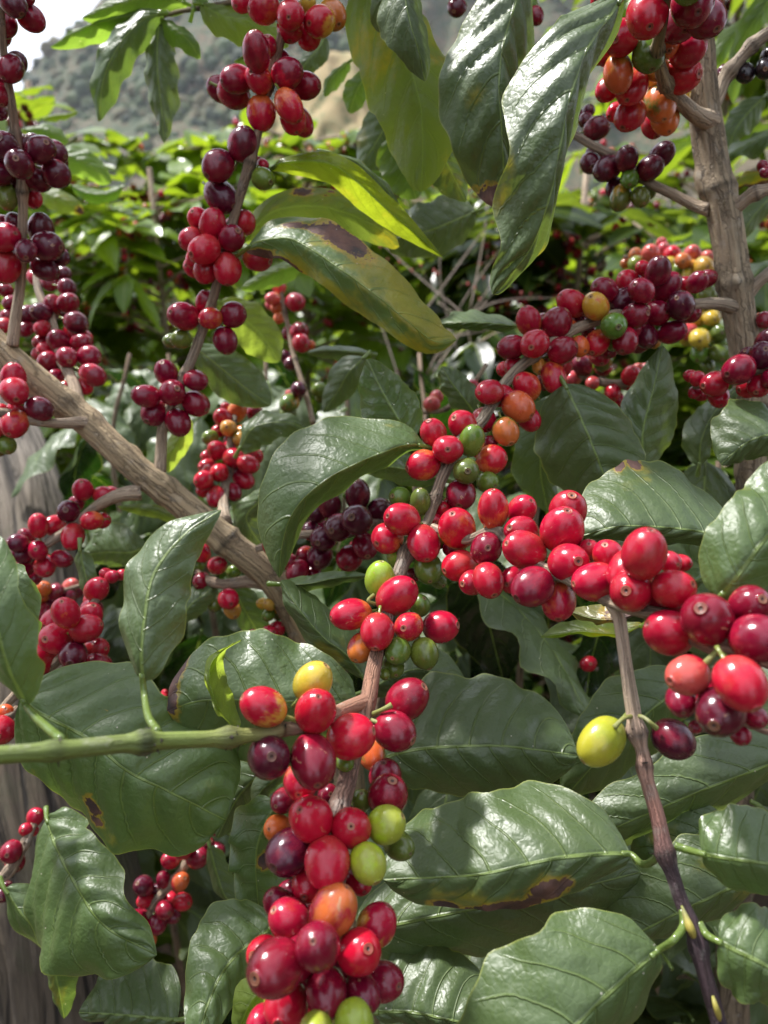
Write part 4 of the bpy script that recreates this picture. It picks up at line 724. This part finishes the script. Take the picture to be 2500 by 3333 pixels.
# ================================================================== NEAR RIGHT BRANCH with its hanging twig
NR = shrub_root('coffee_branch', 'I 1700 1000 .21', 'close coffee branch crowded with crimson cherries at right, a bare twig hanging from it', 'coffee branch')
branch('nr', NR, 'H 1010 190 .33, H 1180 260 .315, H 1350 210 .305, H 1480 330 .295, I 420 400 .285, I 640 500 .27, I 800 590 .262, I 960 640 .25, I 1140 680 .24, I 1330 830 .228, I 1480 850 .22, I 1620 900 .215, I 1850 980 .21', [22, 26, 28, 30, 32, 34, 36, 38, 40, 42, 42, 42, 42], [TW, (.40, .33, .24), (.36, .28, .2), RB], name='stem', own='parent', nodes=(.25, .5, .8))
branch('hang', NR, 'I 815 605 .262, I 855 680 .262, I 880 820 .262, I 905 1000 .262, I 930 1180 .262, I 950 1300 .261, I 985 1420 .26, L 1000 320 .258, L 1060 540 .255, L 1100 720 .252, L 1150 860 .25, L 1200 1010 .248, L 1260 1150 .245, L 1310 1350 .242, L 1370 1560 .24, L 1420 1760 .238', [40, 36, 34, 36, 40, 34, 34, 36, 40, 44, 38, 38, 42, 42, 44, 42], [(.62, .50, .38), (.62, .50, .39), (.58, .45, .34), (.46, .29, .22), (.36, .18, .14), PUR, PUR, (.06, .035, .04), PUR], name='side_twig', nodes=(.315, .325, .40, .60, .80), rough=.75, ridge=.045, sides=24)
cherries('nr', '''H 1142 200 100 -.2 -.6 RO 0; H 1040 250 55 0 .6 G 1; H 1100 310 40 0 0 D 2; H 1336 95 85 0 -.9 RO 0; H 1492 98 74 .5 -.5 R 1; H 1320 195 35 0 0 O 2; H 1488 215 84 -.6 -.2 R 0; H 1298 309 88 .1 -.05 D -1; H 1152 400 88 -.8 .3 R 0; H 1505 315 100 -.7 -.25 R -1; H 1310 480 85 .3 .75 R 0; H 1442 478 72 -.4 .3 R 1; H 1548 514 103 -.65 .5 D -1
I 549 208 112 .2 -.75 R 0; I 527 592 92 0 .85 RO 1; I 583 388 106 .4 -.1 R 0; I 692 320 60 0 -.5 R 1; I 798 345 85 -.2 -.6 RO 1; I 735 488 105 -.85 .1 R -1; I 990 335 120 .25 -.85 R -1; I 920 536 112 -.2 0 R -1; I 1150 527 108 .8 -.25 R 0; I 1130 380 60 .6 .2 R 1; I 1125 762 125 -.8 -.3 R 0; I 1330 690 136 -.2 -.35 D -1; I 1560 615 105 .5 -.3 D 1; I 1600 795 128 .8 0 D 0; I 1225 993 105 -.7 .3 KR -1; I 1508 1037 132 .5 .8 R -1; I 1192 1128 80 .1 .6 D 1; I 1400 1190 126 -.2 .5 P 0; I 1588 1215 60 .5 .4 D 1; I 1512 1318 52 .3 .7 D 1; I 1268 1270 35 -.5 .3 D 1''')
cherries('hang', 'I 758 1350 112 -.62 .72 M 0; I 1148 1337 108 .78 .5 P 0')
hg = BR['hang'][0]
leaf(NR, 'I 1395 585 .235, I 1500 450 .232, I 1640 260 .232, I 1800 60 .24, I 1850 -250 .25', (235, 240), (10, 4), 'lt', pet='I 1410 660 .23', arch=.12, quilt=.04, wave=.03, yedge=.25, yel=.05)
leaf(NR, 'I 1500 260 .325, I 1290 215 .322, I 1050 190 .32, I 840 190 .32, I 655 240 .325', (95, 375), (10, 30), 'dk', arch=.12, quilt=.05, wave=.04, a=.42, b=.5, yedge=.22, spots=[('b', .55, .96, .05, .10), ('b', .65, .96, .03, .07), ('y', .6, .9, .15, .4)])
leaf(NR, 'F 1800 1050 .37, F 1680 1020 .365, F 1550 1060 .365, F 1405 1180 .37', (110, 230), (8, 18), 'dk', arch=.1, quilt=.05)
leaf(NR, 'I 1190 560 .32, I 1260 490 .32, I 1380 430 .325', (60, 60), (6, 6), 'md')
leaf(NR, 'I 1000 640 .31, I 860 690 .31, I 720 690 .315, I 590 650 .32', (40, 70), (8, 8), (.20, .11, .045), spots=[('b', .2, 0, .3, 1.)], wave=.1, yel=.3)
leaf(NR, 'I 990 720 .34, I 850 770 .34, I 640 760 .345, I 430 790 .35', (30, 60), (6, 8), 'yg', yel=.45, wave=.12)
leaf(hg, 'I 1280 1020 .37, I 1110 1120 .365, I 890 1310 .362, I 700 1500 .362, L 545 462 .37', (270, 210), (16, 10), 'dk', arch=.10, quilt=.05, wave=.04, a=.55, b=.8)
leaf(hg, 'L 1900 150 .325, L 1659 265 .32, L 1360 380 .318, L 1120 480 .318, L 760 640 .322, L 540 760 .33', (280, 200), (20, 8), 'dk', arch=.10, quilt=.05, wave=.03, a=.5, b=.6, yedge=.1)
leaf(hg, 'L 925 748 .268, L 800 740 .266, L 500 768 .264, L 150 845 .264, K 1150 862 .27, K 742 882 .28', (250, 275), (4, 30), 'gy', pet='L 985 800 .262, L 1040 780 .255, L 1075 735 .252', arch=.10, quilt=.045, wave=.055, wf=3.4, a=.5, b=.52, yel=.0, spots=[('b', .34, -.72, .08, .22), ('b', .50, -.9, .12, .12), ('b', .60, -.98, .1, .10), ('b', .77, -.92, .05, .16), ('y', .30, -.6, .14, .5), ('y', .52, -.8, .2, .4), ('y', .75, -.8, .14, .5), ('y', .75, .6, .08, .3)])
leaf(hg, 'K 590 1170 .315, K 810 1125 .31, K 1180 1050 .306, L 300 1000 .305, L 600 935 .305, L 975 840 .31', (190, 330), (16, 8), 'dk', arch=.10, quilt=.05, wave=.05, wf=3, a=.4, b=.45, yedge=.05, spots=[('y', .8, .85, .05, .3)])
leaf(hg, 'L 1075 1260 .245, L 860 1445 .238, L 630 1665 .232, L 320 2000 .23, L 0 2400 .235', (330, 400), (8, 16), 'md', pet='L 1150 1210 .24, L 1205 1130 .244, L 1200 1040 .247', arch=.12, quilt=.03, wave=.03, a=.42, b=.6)
leaf(hg, 'L 1300 742 .245, L 1420 765 .24, L 1659 795 .235, L 1980 840 .235', (215, 215), (14, 6), 'md', pet='L 1220 720 .25, L 1160 700 .252', arch=.1, quilt=.03, wave=.03)
leaf(hg, 'L 1390 1215 .238, L 1500 1270 .234, L 1659 1350 .23, L 1950 1520 .23', (215, 250), (12, 4), 'md', pet='L 1330 1180 .242, L 1290 1120 .245', arch=.1, quilt=.03, wave=.05, yedge=.12, wf=3.5)
leaf(hg, 'L 1700 820 .30, L 1480 920 .30, L 1200 1050 .302, L 920 1195 .306, L 760 1290 .31', (190, 260), (8, 12), 'dk', arch=.1, quilt=.05, wave=.04, yel=.05, spots=[('y', .25, .5, .15, .4), ('y', .15, -.4, .12, .4)])
leaf(hg, 'L 1450 560 .32, L 1280 640 .32, L 1120 780 .322, L 980 960 .325', (150, 190), (8, 10), 'md', yel=.12, spots=[('b', .55, .6, .02, .05), ('y', .5, .4, .15, .4)])
leaf(r0, 'K 690 1600 .30, K 900 1600 .295, K 1150 1650 .29, L 230 1660 .295', (230, 160), (22, 6), 'gy', arch=.12, quilt=.06, wave=.05)
leaf(r0, 'J 1475 1135 .315, J 1330 1240 .306, J 1210 1370 .296, J 1120 1560 .285, J 1040 1850 .275', (150, 225), (8, 16), 'lt', arch=.10, quilt=.07, wave=.06, a=.45, b=.6)
leaf(r0, 'J 1480 1480 .27, J 1400 1500 .27, J 1330 1590 .27, J 1270 1750 .275', (80, 90), (6, 6), 'yg', yel=.1)
leaf(r0, 'J 1500 470 .335, J 1440 560 .333, J 1380 760 .333, J 1400 1090 .338', (150, 190), (16, 16), 'bk', arch=.05, wave=.12, wf=3.6, yel=.05, spots=[('b', .50, -.30, .075, .22)], a=.4, b=.35)
leaf(r0, 'J 1500 250 .375, J 1380 330 .375, J 1270 460 .38, J 1170 660 .385', (120, 140), (10, 10), 'gy', quilt=.04)
leaf(r0, 'J 1530 290 .36, J 1470 350 .36, J 1400 420 .362, J 1370 540 .365', (60, 60), (6, 6), 'dk')

# ================================================================== smaller fruiting branches between and behind
def small(key, label, s, rt, text, cat='coffee branch', cols=(TW, TWD), nodes=(.4, .7), dd=0.):
    o = link('coffee_branch', None, None, at(*parse(s)[0])); tag(o, label, cat)
    branch(key, o, s, rt, list(cols), name='stem', own='parent', nodes=nodes); cherries(key, text, dd); return o
S5 = small('s5', 'branch of nearly black-red cherries in the shade left of the central stem', 'E 60 1640 .45, E 300 1560 .44, E 520 1560 .43, E 760 1500 .43, E 1000 1560 .44', [20, 22, 24, 24, 22], '''E 150 1500 57 -.4 -.2 R 0; E 148 1612 60 -.5 .2 R 0; E 455 1400 62 0 -.85 P 0; E 605 1345 68 0 -.85 P 0; E 600 1480 82 -.3 -.15 P -1; E 725 1430 65 .4 -.5 P 1; E 500 1520 75 -.4 .2 P 0; E 385 1450 50 -.6 -.3 P 1; E 420 1580 70 -.4 .3 P 0; E 350 1540 50 -.6 0 P 1
H 645 295 68 .15 .65 D 0; H 560 360 72 -.2 .6 D 0; H 400 350 70 -.2 .4 P 0; H 320 340 45 -.6 .2 DO 0; H 280 430 60 -.4 .5 D 0; H 360 450 50 .1 .7 D 1; E 555 1345 30 -.5 -.3 G 1; E 760 1480 40 .4 0 D 1''')
small('s2', 'thin blurred twig with pink and dark cherries left of the mottled brown-patched leaf', 'E 365 960 .58, E 340 850 .59, E 290 690 .60, E 250 560 .61, E 220 400 .62, E 190 240 .63, E 170 120 .64', [16, 15, 14, 13, 12, 10, 8], '''E 180 225 38 -.2 -.5 K 0; E 145 285 35 -.7 .1 K 0; E 268 305 52 .3 0 R -1; E 170 330 35 -.4 .5 O 1; E 180 390 30 -.3 .5 O 1; E 290 465 50 .3 -.5 DR 0; E 300 527 50 .5 .2 R -1; E 350 535 25 .7 .2 O 1; E 245 635 38 -.4 .2 P 1; E 285 775 42 0 -.2 P -1; E 235 850 50 -.5 .4 GY 0; E 235 800 22 -.3 -.6 K 1; E 395 775 40 .8 -.2 G 1
E 285 1075 45 -.3 -.2 R 0; E 340 1105 30 .4 .2 O 1; E 320 1150 30 0 .7 G 1; E 100 575 20 0 0 R 1''')
EL_ = small('s6', 'bunch of plump red cherries beside the round leaf with a dark hole, left', 'J -100 100 .40, G 90 1090 .40, G 190 1000 .395, G 310 920 .39, G 400 800 .39, G 480 650 .39, G 570 490 .40', [22, 24, 26, 26, 24, 22, 18], '''G 355 655 75 -.2 -.6 RO -1; G 522 528 62 .3 -.5 R 0; G 605 460 35 .5 -.3 R 1; G 655 450 32 .5 -.3 R 1; G 495 640 60 .4 0 D 1; G 465 738 74 .8 -.2 R -1; G 230 750 62 -.6 0 DR 1; G 300 795 84 -.5 0 R -1; G 225 905 82 -.8 .3 R 0; G 395 885 72 -.2 .5 P -2; G 525 952 80 .5 .3 D 0; G 520 850 62 .6 0 R 1; G 410 980 40 0 .7 GY 1; G 490 585 40 .2 -.4 R 1''')
small('s6b', 'blurred cluster of yellow and dark cherries above the plump red bunch at left', 'G 60 700 .56, G 200 600 .56, G 330 540 .56, G 460 500 .57', [14, 15, 14, 12], 'G 175 570 35 -.5 -.3 O 0; G 235 525 40 0 -.5 OY 0; G 230 560 38 0 .2 OY 0; G 300 540 45 .2 0 D 0; G 370 560 45 .5 .3 D 0; G 380 510 40 .5 -.4 K 1; G 270 600 45 -.2 .6 P 0; G 225 650 45 -.3 .6 D 0; G 185 610 30 -.6 .3 YG 0')
small('s7', 'small blurred sprig of red cherries hanging low at left between the leaves', 'J 1080 640 .50, J 1000 800 .50, J 930 900 .50, J 860 980 .50, J 810 1060 .505, J 760 1180 .51', [22, 24, 24, 22, 18, 12], '''J 995 715 52 0 -.5 R 0; J 920 775 45 -.6 -.2 R 0; J 1065 760 58 .4 0 D 0; J 1110 700 45 .5 -.4 D 1; J 775 915 52 -.5 -.3 P 0; J 885 880 40 -.3 -.6 D 0; J 850 930 32 0 0 P 1; J 975 890 48 .4 -.3 OR -1; J 985 1000 50 .6 .2 R 0; J 915 985 40 .3 .2 R 1; J 785 990 42 -.6 .2 R 0; J 890 1045 50 .4 .3 D 0; J 745 1100 58 -.5 .1 D 0; J 850 1120 50 .3 .8 D 0; J 700 1175 35 -.6 .4 O 0; J 770 1175 35 .1 .6 P 0; J 770 1235 40 .1 .7 YG 0; J 810 1200 35 .4 .6 O 1; J 1165 560 40 .1 -.2 D 1; J 1210 590 42 .5 .2 P 1; J 1175 720 40 .5 .4 D 1''')
S8 = small('s8', 'twig with a few dark cherries at the left edge beside the weathered trunk', 'J -120 960 .44, J 0 880 .44, J 80 790 .44, J 150 650 .45, J 200 520 .46', [30, 28, 26, 22, 18], 'J 60 730 58 -.3 .2 D -1; J 190 540 45 .2 -.4 R 0; J 140 610 35 -.4 0 R 0; J 15 960 40 -.2 .5 P 0', cols=((.36, .27, .2), TW))
small('s9', 'few red and yellow cherries at the left edge below the green twig leaf', 'G -160 1260 .36, G 10 1240 .36, G 90 1170 .37', [20, 20, 16], 'G 30 1195 45 0 -.4 OY 0; G 5 1290 75 -.2 .3 R 0; J -10 60 55 -.2 .6 R 1')
small('s10', 'blurred twig of pale yellow and pink cherries behind the right trunk', 'F 1500 420 .60, F 1340 330 .61, F 1290 240 .615, F 1200 110 .62, F 1020 60 .64, F 880 60 .65', [18, 18, 16, 16, 14, 10], '''F 895 95 30 -.5 0 OY 0; F 945 55 40 -.2 -.5 OY 0; F 945 95 42 -.2 .3 LG -1; F 1025 45 50 0 -.4 KO -1; F 1095 20 35 .2 -.6 K 1; F 1140 50 48 .2 -.3 RO 0; F 1250 45 45 .2 -.5 K 0; F 1200 80 42 0 .1 OY -1; F 1330 65 38 .4 -.4 K 1; F 1175 130 40 0 .5 G 0; F 1245 110 35 .2 .2 Y 0; F 1310 115 55 .3 0 Y -1; F 1330 260 52 .2 .4 GL 0; F 1360 190 40 .4 .3 L 0; F 1225 155 30 0 .6 Y 0; F 1130 95 35 -.2 .3 Y 0
F 1285 390 45 -.4 .2 YG 0; F 1355 390 45 .3 .2 Y 0; F 1230 465 45 -.4 .1 KO 0; F 1290 500 55 0 .2 YG -1; F 1395 470 48 .3 0 G 0; F 1290 580 50 -.2 .6 GY 0; F 1400 580 52 .2 .6 G 0; F 1330 640 40 .2 .6 G 1''')
small('s11', 'small twig with pink cherries under the crowded centre-right branch', 'F 1050 760 .50, F 900 745 .50, F 760 735 .505, F 640 700 .51', [22, 22, 20, 16], 'F 655 645 55 -.3 -.5 DK 0; F 770 625 48 .4 -.5 G 0; F 770 660 45 .4 0 D 1; F 610 715 40 -.6 .2 K 0; F 710 740 38 0 .3 K -1; F 820 790 45 .1 .6 R 0; F 920 700 50 .2 -.5 R -1; F 955 670 35 .3 -.6 K 0; F 900 740 40 0 .4 R 0', cols=((.38, .31, .24), TW))
small('s12', 'branch of dark glossy cherries coming in at the right edge below the trunk', 'F 1820 640 .38, F 1640 660 .385, F 1500 690 .39, F 1350 740 .40, F 1260 760 .41', [26, 26, 24, 20, 14], 'F 1280 720 42 -.4 -.4 R 0; F 1265 790 35 -.4 .4 R 1; F 1370 745 68 -.7 .1 R 0; F 1500 670 84 -.6 .2 D -1; F 1550 590 45 -.3 -.5 P 1; F 1630 590 72 .2 -.4 P 0; F 1610 755 60 -.2 .5 RO 0; F 1690 720 60 .4 .3 D 0')
small('s13', 'dim twig with two red cherries in the dark gap between the leaves, right of centre', 'I 740 960 .48, I 650 940 .48, I 540 935 .48, I 380 925 .48', [12, 12, 12, 10], 'I 395 930 40 -.4 .1 R 0; I 690 930 45 .2 0 R -1; I 450 935 25 .1 .2 K 0', cols=((.33, .25, .22), TW))
small('s14', 'two lone blurred red cherries on a twig behind the small dark glossy leaf, centre', 'E 1300 640 .56, E 1230 740 .56, E 1080 880 .57, E 960 900 .58', [12, 12, 12, 10], 'E 1005 855 45 -.2 -.3 K 0; E 1222 760 40 .2 -.2 R 0; F 60 765 38 .2 .1 D 1')
SG = [(.20, .20, .05), (.22, .24, .06)]
for par, q, r in ((hg, 'I 925 1215 .261, I 890 1222 .258, I 862 1240 .256, I 830 1275 .256', [15, 11, 12, 16]), (hg, 'I 950 1210 .261, I 990 1222 .258, I 1020 1245 .256, I 1060 1280 .256', [15, 11, 12, 16]),
                  (r0, 'H 655 1215 .284, H 700 1195 .28, H 750 1172 .277, H 790 1150 .277', [18, 13, 13, 16]), (r0, 'H 650 1225 .283, H 690 1240 .278, H 730 1255 .276', [16, 12, 14]), (fk, 'H 300 1265 .252, H 250 1228 .25, H 200 1215 .249, H 160 1200 .25', [16, 13, 13, 18]),
                  (NR, 'I 1400 850 .224, I 1365 880 .22, I 1330 920 .22, I 1300 950 .222', [18, 14, 20, 26]), (NR, 'I 1420 850 .224, I 1425 890 .22, I 1440 930 .216', [20, 16, 18]), (r0, 'H 700 610 .318, H 660 590 .316, H 690 560 .32', [12, 10, 12])):
    branch('st', par, q, r, SG, name='fruit_stalk', rough=.3, sides=10, step=.001)
for q, r in (('L 1192 1020 .2465, L 1218 1090 .2445, L 1243 1150 .2425, L 1270 1215 .2445', [6, 18, 24, 8]), ('L 1352 1480 .2405, L 1372 1550 .2365, L 1392 1610 .2365, L 1400 1650 .2385', [4, 14, 16, 5])):
    branch('sp', hg, q, r, [(.20, .22, .05), (.34, .28, .05), (.26, .20, .05)], name='stipule', rough=.3, sides=12, step=.001)
branch('rtw', NR, 'I 1480 1220 .24, I 1560 1262 .238, I 1659 1300 .235, I 1850 1350 .23', [14, 16, 17, 18], [RB, TWD], name='side_twig')
# lower left leaves
leaf(S8, 'J 250 545 .385, J 290 680 .372, J 400 900 .352, J 560 1130 .338, J 845 1288 .335', (190, 490), (10, 8), 'lt', arch=.10, quilt=.06, wave=.05, wf=3.2, a=.5, b=.7, yel=.05)
leaf(S8, 'J 20 930 .39, J 160 1120 .385, J 420 1300 .385, J 790 1380 .39', (150, 150), (8, 8), 'md', wave=.06, yedge=.12)
leaf(S8, 'J 300 1310 .37, J 300 1400 .37, J 320 1500 .372, J 345 1635 .378', (60, 75), (8, 4), 'bk', yel=.25, spots=[('y', .6, .4, .2, .6)])
leaf(r0, 'J 960 1640 .36, J 800 1625 .356, J 620 1610 .356, J 420 1600 .365', (120, 185), (4, 22), 'gy', quilt=.06, wave=.08, wf=4)
leaf(r0, 'J 1260 650 .41, J 1180 620 .41, J 1060 640 .415, J 960 700 .42', (40, 60), (6, 8), 'lt')
leaf(r0, 'J 1130 700 .44, J 1170 850 .44, J 1220 980 .44, J 1310 1030 .445', (60, 60), (6, 6), 'dk')
leaf(S5, 'E 640 600 .50, E 560 680 .495, E 500 780 .50, E 420 900 .505', (70, 100), (8, 8), 'dk')
leaf(S5, 'E 660 580 .52, E 540 570 .52, E 430 565 .52, E 330 575 .525', (40, 45), (8, 8), 'md')
leaf(S5, 'D 1480 1310 .47, D 1400 1380 .47, D 1330 1480 .475, D 1440 1659 .48', (90, 90), (6, 6), 'gy')
# blurred individual leaves at the right edge and far left
RE = shrub_root('coffee_branch', 'C 1659 900 .6', 'blurred leafy branch at right edge with a pale shiny and a yellow leaf', 'coffee branch')
branch('re', RE, 'C 1900 1200 .62, C 1800 900 .62, C 1700 650 .63, C 1640 300 .65, C 1600 -100 .68', [14, 14, 12, 12, 10], [TW, GRN], name='stem', own='parent')
leaf(RE, 'C 1760 660 .58, C 1660 720 .575, C 1540 780 .575, C 1420 850 .58', (70, 70), (4, 25), 'lt', wave=.1)
leaf(RE, 'C 1800 890 .57, C 1690 920 .57, C 1580 940 .57, C 1440 1010 .575', (55, 45), (5, 12), 'yg', yel=.95, wave=.1, spots=[('b', .5, -.95, .5, .25)])
leaf(RE, 'C 1640 520 .60, C 1560 600 .60, C 1490 690 .60, C 1450 790 .605', (80, 75), (6, 6), 'gy')
leaf(RE, 'C 1640 -40 .66, C 1560 160 .66, C 1500 380 .66, C 1470 560 .67', (60, 60), (6, 6), 'br')
leaf(RE, 'C 1700 -60 .64, C 1640 40 .64, C 1580 120 .64, C 1480 280 .65', (60, 50), (6, 6), 'br')
leaf(RE, 'C 1660 60 .68, C 1480 180 .68, C 1400 300 .68, C 1360 400 .69', (50, 60), (6, 6), 'br')
leaf(RE, 'C 1760 980 .56, C 1640 1100 .56, C 1560 1200 .56, C 1500 1330 .565', (60, 60), (6, 6), 'dk')
leaf(RE, 'C 1800 1400 .56, C 1700 1420 .56, C 1620 1450 .56, C 1540 1560 .565', (70, 60), (5, 20), 'lt')
FL = shrub_root('coffee_branch', 'A -200 1000 .7', 'blurred leafy branch at the far left with a leaf browning at its tip', 'coffee branch')
branch('fl', FL, 'A -400 1300 .8, A -200 1060 .75, A 60 880 .72, A 300 820 .70, A 420 740 .7', [10, 10, 9, 8, 6], [TW, GRN], name='stem', own='parent')
leaf(FL, 'A 250 820 .68, A 380 850 .675, A 480 890 .675, A 600 985 .68', (80, 75), (6, 10), 'br', wave=.06)
leaf(FL, 'A 180 1010 .68, A 290 1060 .67, A 380 1100 .67, A 455 1150 .675', (60, 65), (6, 6), 'yg', yel=.35, spots=[('b', .97, .1, .10, .9)])
leaf(FL, 'A 380 1000 .72, A 480 1040 .715, A 580 1040 .715, A 680 995 .72', (50, 45), (10, 4), 'br')
leaf(FL, 'A 130 700 .75, A 220 690 .745, A 300 720 .745, A 370 770 .75', (50, 50), (8, 4), 'br')
leaf(FL, 'A 220 640 .8, A 290 620 .795, A 350 615 .795, A 420 600 .8', (28, 22), (8, 4), 'yg')
NOFILL = {BR['hang'][0].name, BR['r3'][0].name, BR['fork'][0].name}
fill_cherries(); RAD = build_cherries()

# ================================================================== leaves in near-black greens that paint the shaded depth behind: two low shrubs whose leaves show one by one
def local_leaf(seed, L=.13, W=.028):
    mid = np.array([(0, 0, 0), (0, .33 * L, .035 * L), (0, .66 * L, .0), (0, L, -.12 * L)])
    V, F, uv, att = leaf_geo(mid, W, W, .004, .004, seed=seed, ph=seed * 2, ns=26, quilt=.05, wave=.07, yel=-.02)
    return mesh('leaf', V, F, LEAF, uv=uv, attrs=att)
LP = [local_leaf(1.1), local_leaf(2.3, .15, .031), local_leaf(3.7, .11, .026), local_leaf(5.2, .14, .033)]
rl = random.Random(21)
def leafy_shrub(label, x0, x1, y0, y1, d0, d1, n, base, cols):
    root = link('coffee_shrub', None, None, at(*base)); tag(root, label, 'coffee plant')
    tops = []
    for k in range(5):
        X = x0 + (x1 - x0) * (k + .5) / 5; p0 = at(base[0] + (k - 2) * 40, base[1] + 1500, base[2]); dd = (d0 + d1) / 2
        p1 = at(X, (y0 + y1) / 2, dd); p2 = at(X + rl.uniform(-80, 80), y0, dd + rl.uniform(-.05, .05)); C = spline([tuple(p0), tuple((p0 + p1) / 2 + Vector((0, .05, 0))), tuple(p1), tuple(p2)], 30)
        V, F, u, v = tube_arrays(C, np.linspace(.006, .0022, 30), 8, .05); o = C[0]
        link('stem', mesh('stem', V - o, F, BARK, uv=np.c_[u, v], cols=[TWD] * len(V), attrs=dict(rough=[1.] * len(V))), root, o)
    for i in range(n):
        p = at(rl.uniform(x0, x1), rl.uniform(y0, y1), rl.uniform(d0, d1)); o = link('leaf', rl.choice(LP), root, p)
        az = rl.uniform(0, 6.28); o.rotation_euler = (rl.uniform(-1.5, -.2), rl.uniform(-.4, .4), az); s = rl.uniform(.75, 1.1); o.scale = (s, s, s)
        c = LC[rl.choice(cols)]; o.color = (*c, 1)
def shade_crown(par, x0, x1, y0, y1, d0, d1, n, cols, tops):   # the plants go on above the picture; unseen leaves added there for shade
    for k, (a, b) in enumerate(tops):
        C = spline([tuple(at(*q)) for q in (a, tuple((np.array(a) + np.array(b)) / 2 + (60, 0, .02)), b)], 30); V, F, u, v = tube_arrays(C, np.linspace(.0045, .002, 30), 8, .05); o = C[0]
        br = link('side_branch', mesh('side_branch', V - o, F, BARK, uv=np.c_[u, v], cols=[TW] * len(V), attrs=dict(rough=[1.] * len(V))), par, o)
        for i in range(n):
            t = rl.random(); p = Vector(C[int(t * 29)]) + Vector((rl.gauss(0, .05), rl.gauss(0, .06), rl.gauss(0, .05)))
            c = cam.matrix_world
            q = (np.array(p) - CO) @ CM; py = CY - q[1] / -q[2] * FPX
            if -q[2] < .2 or py > -420: continue
            o2 = link('leaf', rl.choice(LP), br, p); o2.rotation_euler = (rl.uniform(-.7, .4), rl.uniform(-.5, .5), rl.uniform(0, 6.28)); sc = rl.uniform(.8, 1.15); o2.scale = (sc, sc, sc)
            cc = LC[rl.choice(cols)]; o2.color = (*cc, 1); o2['thin'] = .05
shade_crown(SR, 0, 0, 0, 0, 0, 0, 10, ['dk', 'md', 'md'], [((2300, -500, .42), (1200, -700, .5)), ((2300, -700, .42), (1500, -1300, .8)), ((2290, -300, .41), (2700, -900, .6)), ((2290, -900, .42), (1000, -1500, .7)), ((2290, -1000, .43), (2000, -1700, .95))])
shade_crown(SL, 0, 0, 0, 0, 0, 0, 5, ['dk', 'md', 'md'], [((910, -100, .39), (700, -900, .55)), ((0, -100, .37), (300, -800, .5)), ((0, -200, .37), (-300, -900, .6)), ((910, -300, .39), (400, -1500, .85))])
leafy_shrub('coffee shrub with leaf colour darkened to paint the shaded gaps at lower right', 1250, 2700, 1500, 3500, .46, .80, 150, (2000, 3300, .7), ['dk', 'vd', 'vd', 'dk'])
leafy_shrub('coffee shrub with leaf colour darkened to paint the shaded gaps at lower left', -200, 1250, 1950, 3500, .72, 1.0, 85, (700, 3300, .85), ['dk', 'vd', 'gy'])
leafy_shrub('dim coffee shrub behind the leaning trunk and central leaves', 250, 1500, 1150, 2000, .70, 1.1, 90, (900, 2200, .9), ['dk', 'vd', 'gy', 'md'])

# ================================================================== dry straws with reddish seed heads
rs = random.Random(9)
DS = link('dry_weed', None, None, at(1500, 1300, 1.05)); tag(DS, 'tangle of pale dry weed stalks with reddish seed heads, blurred at centre', 'dry weed')
nd = NT('dry_red_seed'); SEED = nd.done(nd.bsdf(Base_Color=(.42, .09, .075), Roughness=.7))
for i in range(22):
    x0 = 1420 + rs.uniform(-120, 200); y0 = 1150 + rs.uniform(-150, 120); d = rs.uniform(1.35, 1.7); an = rs.uniform(-75, 35) if i % 3 else rs.uniform(40, 75); L = rs.uniform(250, 560)
    x1 = x0 + L * math.sin(R(an)) * 1.0 + (150 if an > 30 else 60); y1 = y0 - L * math.cos(R(an)) * .9
    P0, P1 = at(x0, y0, d), at(x1, y1, d + rs.uniform(-.08, .08)); md_ = (P0 + P1) / 2 + Vector((rs.uniform(-.02, .02), 0, rs.uniform(0, .03)))
    C = spline([tuple(P0), tuple(md_), tuple(P1)], 14); V, F, u, v = tube_arrays(C, np.linspace(.0017, .0009, 14), 6); o = C[0]
    st = link('stalk', mesh('stalk', V - o, F, BARK, uv=np.c_[u, v], cols=[(.38, .30, .24)] * len(V), attrs=dict(rough=[.5] * len(V))), DS, o)
    iv, if_ = ico(); SV, SF = [], []
    for q in range(5):
        c = C[-1 - rs.randint(0, 5)] + np.array([rs.gauss(0, .007) for _ in range(3)]); m = len(SV); SV.extend(c - o + iv * np.array([.0025, .0025, .004]) * rs.uniform(.6, 1.2)); SF.extend([tuple(x + m for x in f) for f in if_])
    link('seed_head', mesh('seed_head', SV, SF, SEED), st, o)['kind'] = 'stuff'

# ================================================================== the air: haze that pales the mountain
hz = NT('haze'); pv = hz.n('ShaderNodeVolumePrincipled'); pv.inputs['Color'].default_value = (.86, .90, 1.0, 1); pv.inputs['Density'].default_value = .0001; pv.inputs['Anisotropy'].default_value = .2
hz.t.links.new(pv.outputs[0], hz.out.inputs['Volume'])
x, y0, y1, z0, z1 = 1650, -1650, 1650, -60, 480
V = [(-x, y0, z0), (x, y0, z0), (x, y1, z0), (-x, y1, z0), (-x, y0, z1), (x, y0, z1), (x, y1, z1), (-x, y1, z1)]
F = [(3, 2, 1, 0), (4, 5, 6, 7), (0, 1, 5, 4), (1, 2, 6, 5), (2, 3, 7, 6), (3, 0, 4, 7)]
tag(link('haze', mesh('haze', V, F, hz.m, smooth=False)), 'thin pale haze in the air over the valley', 'haze', kind='stuff')
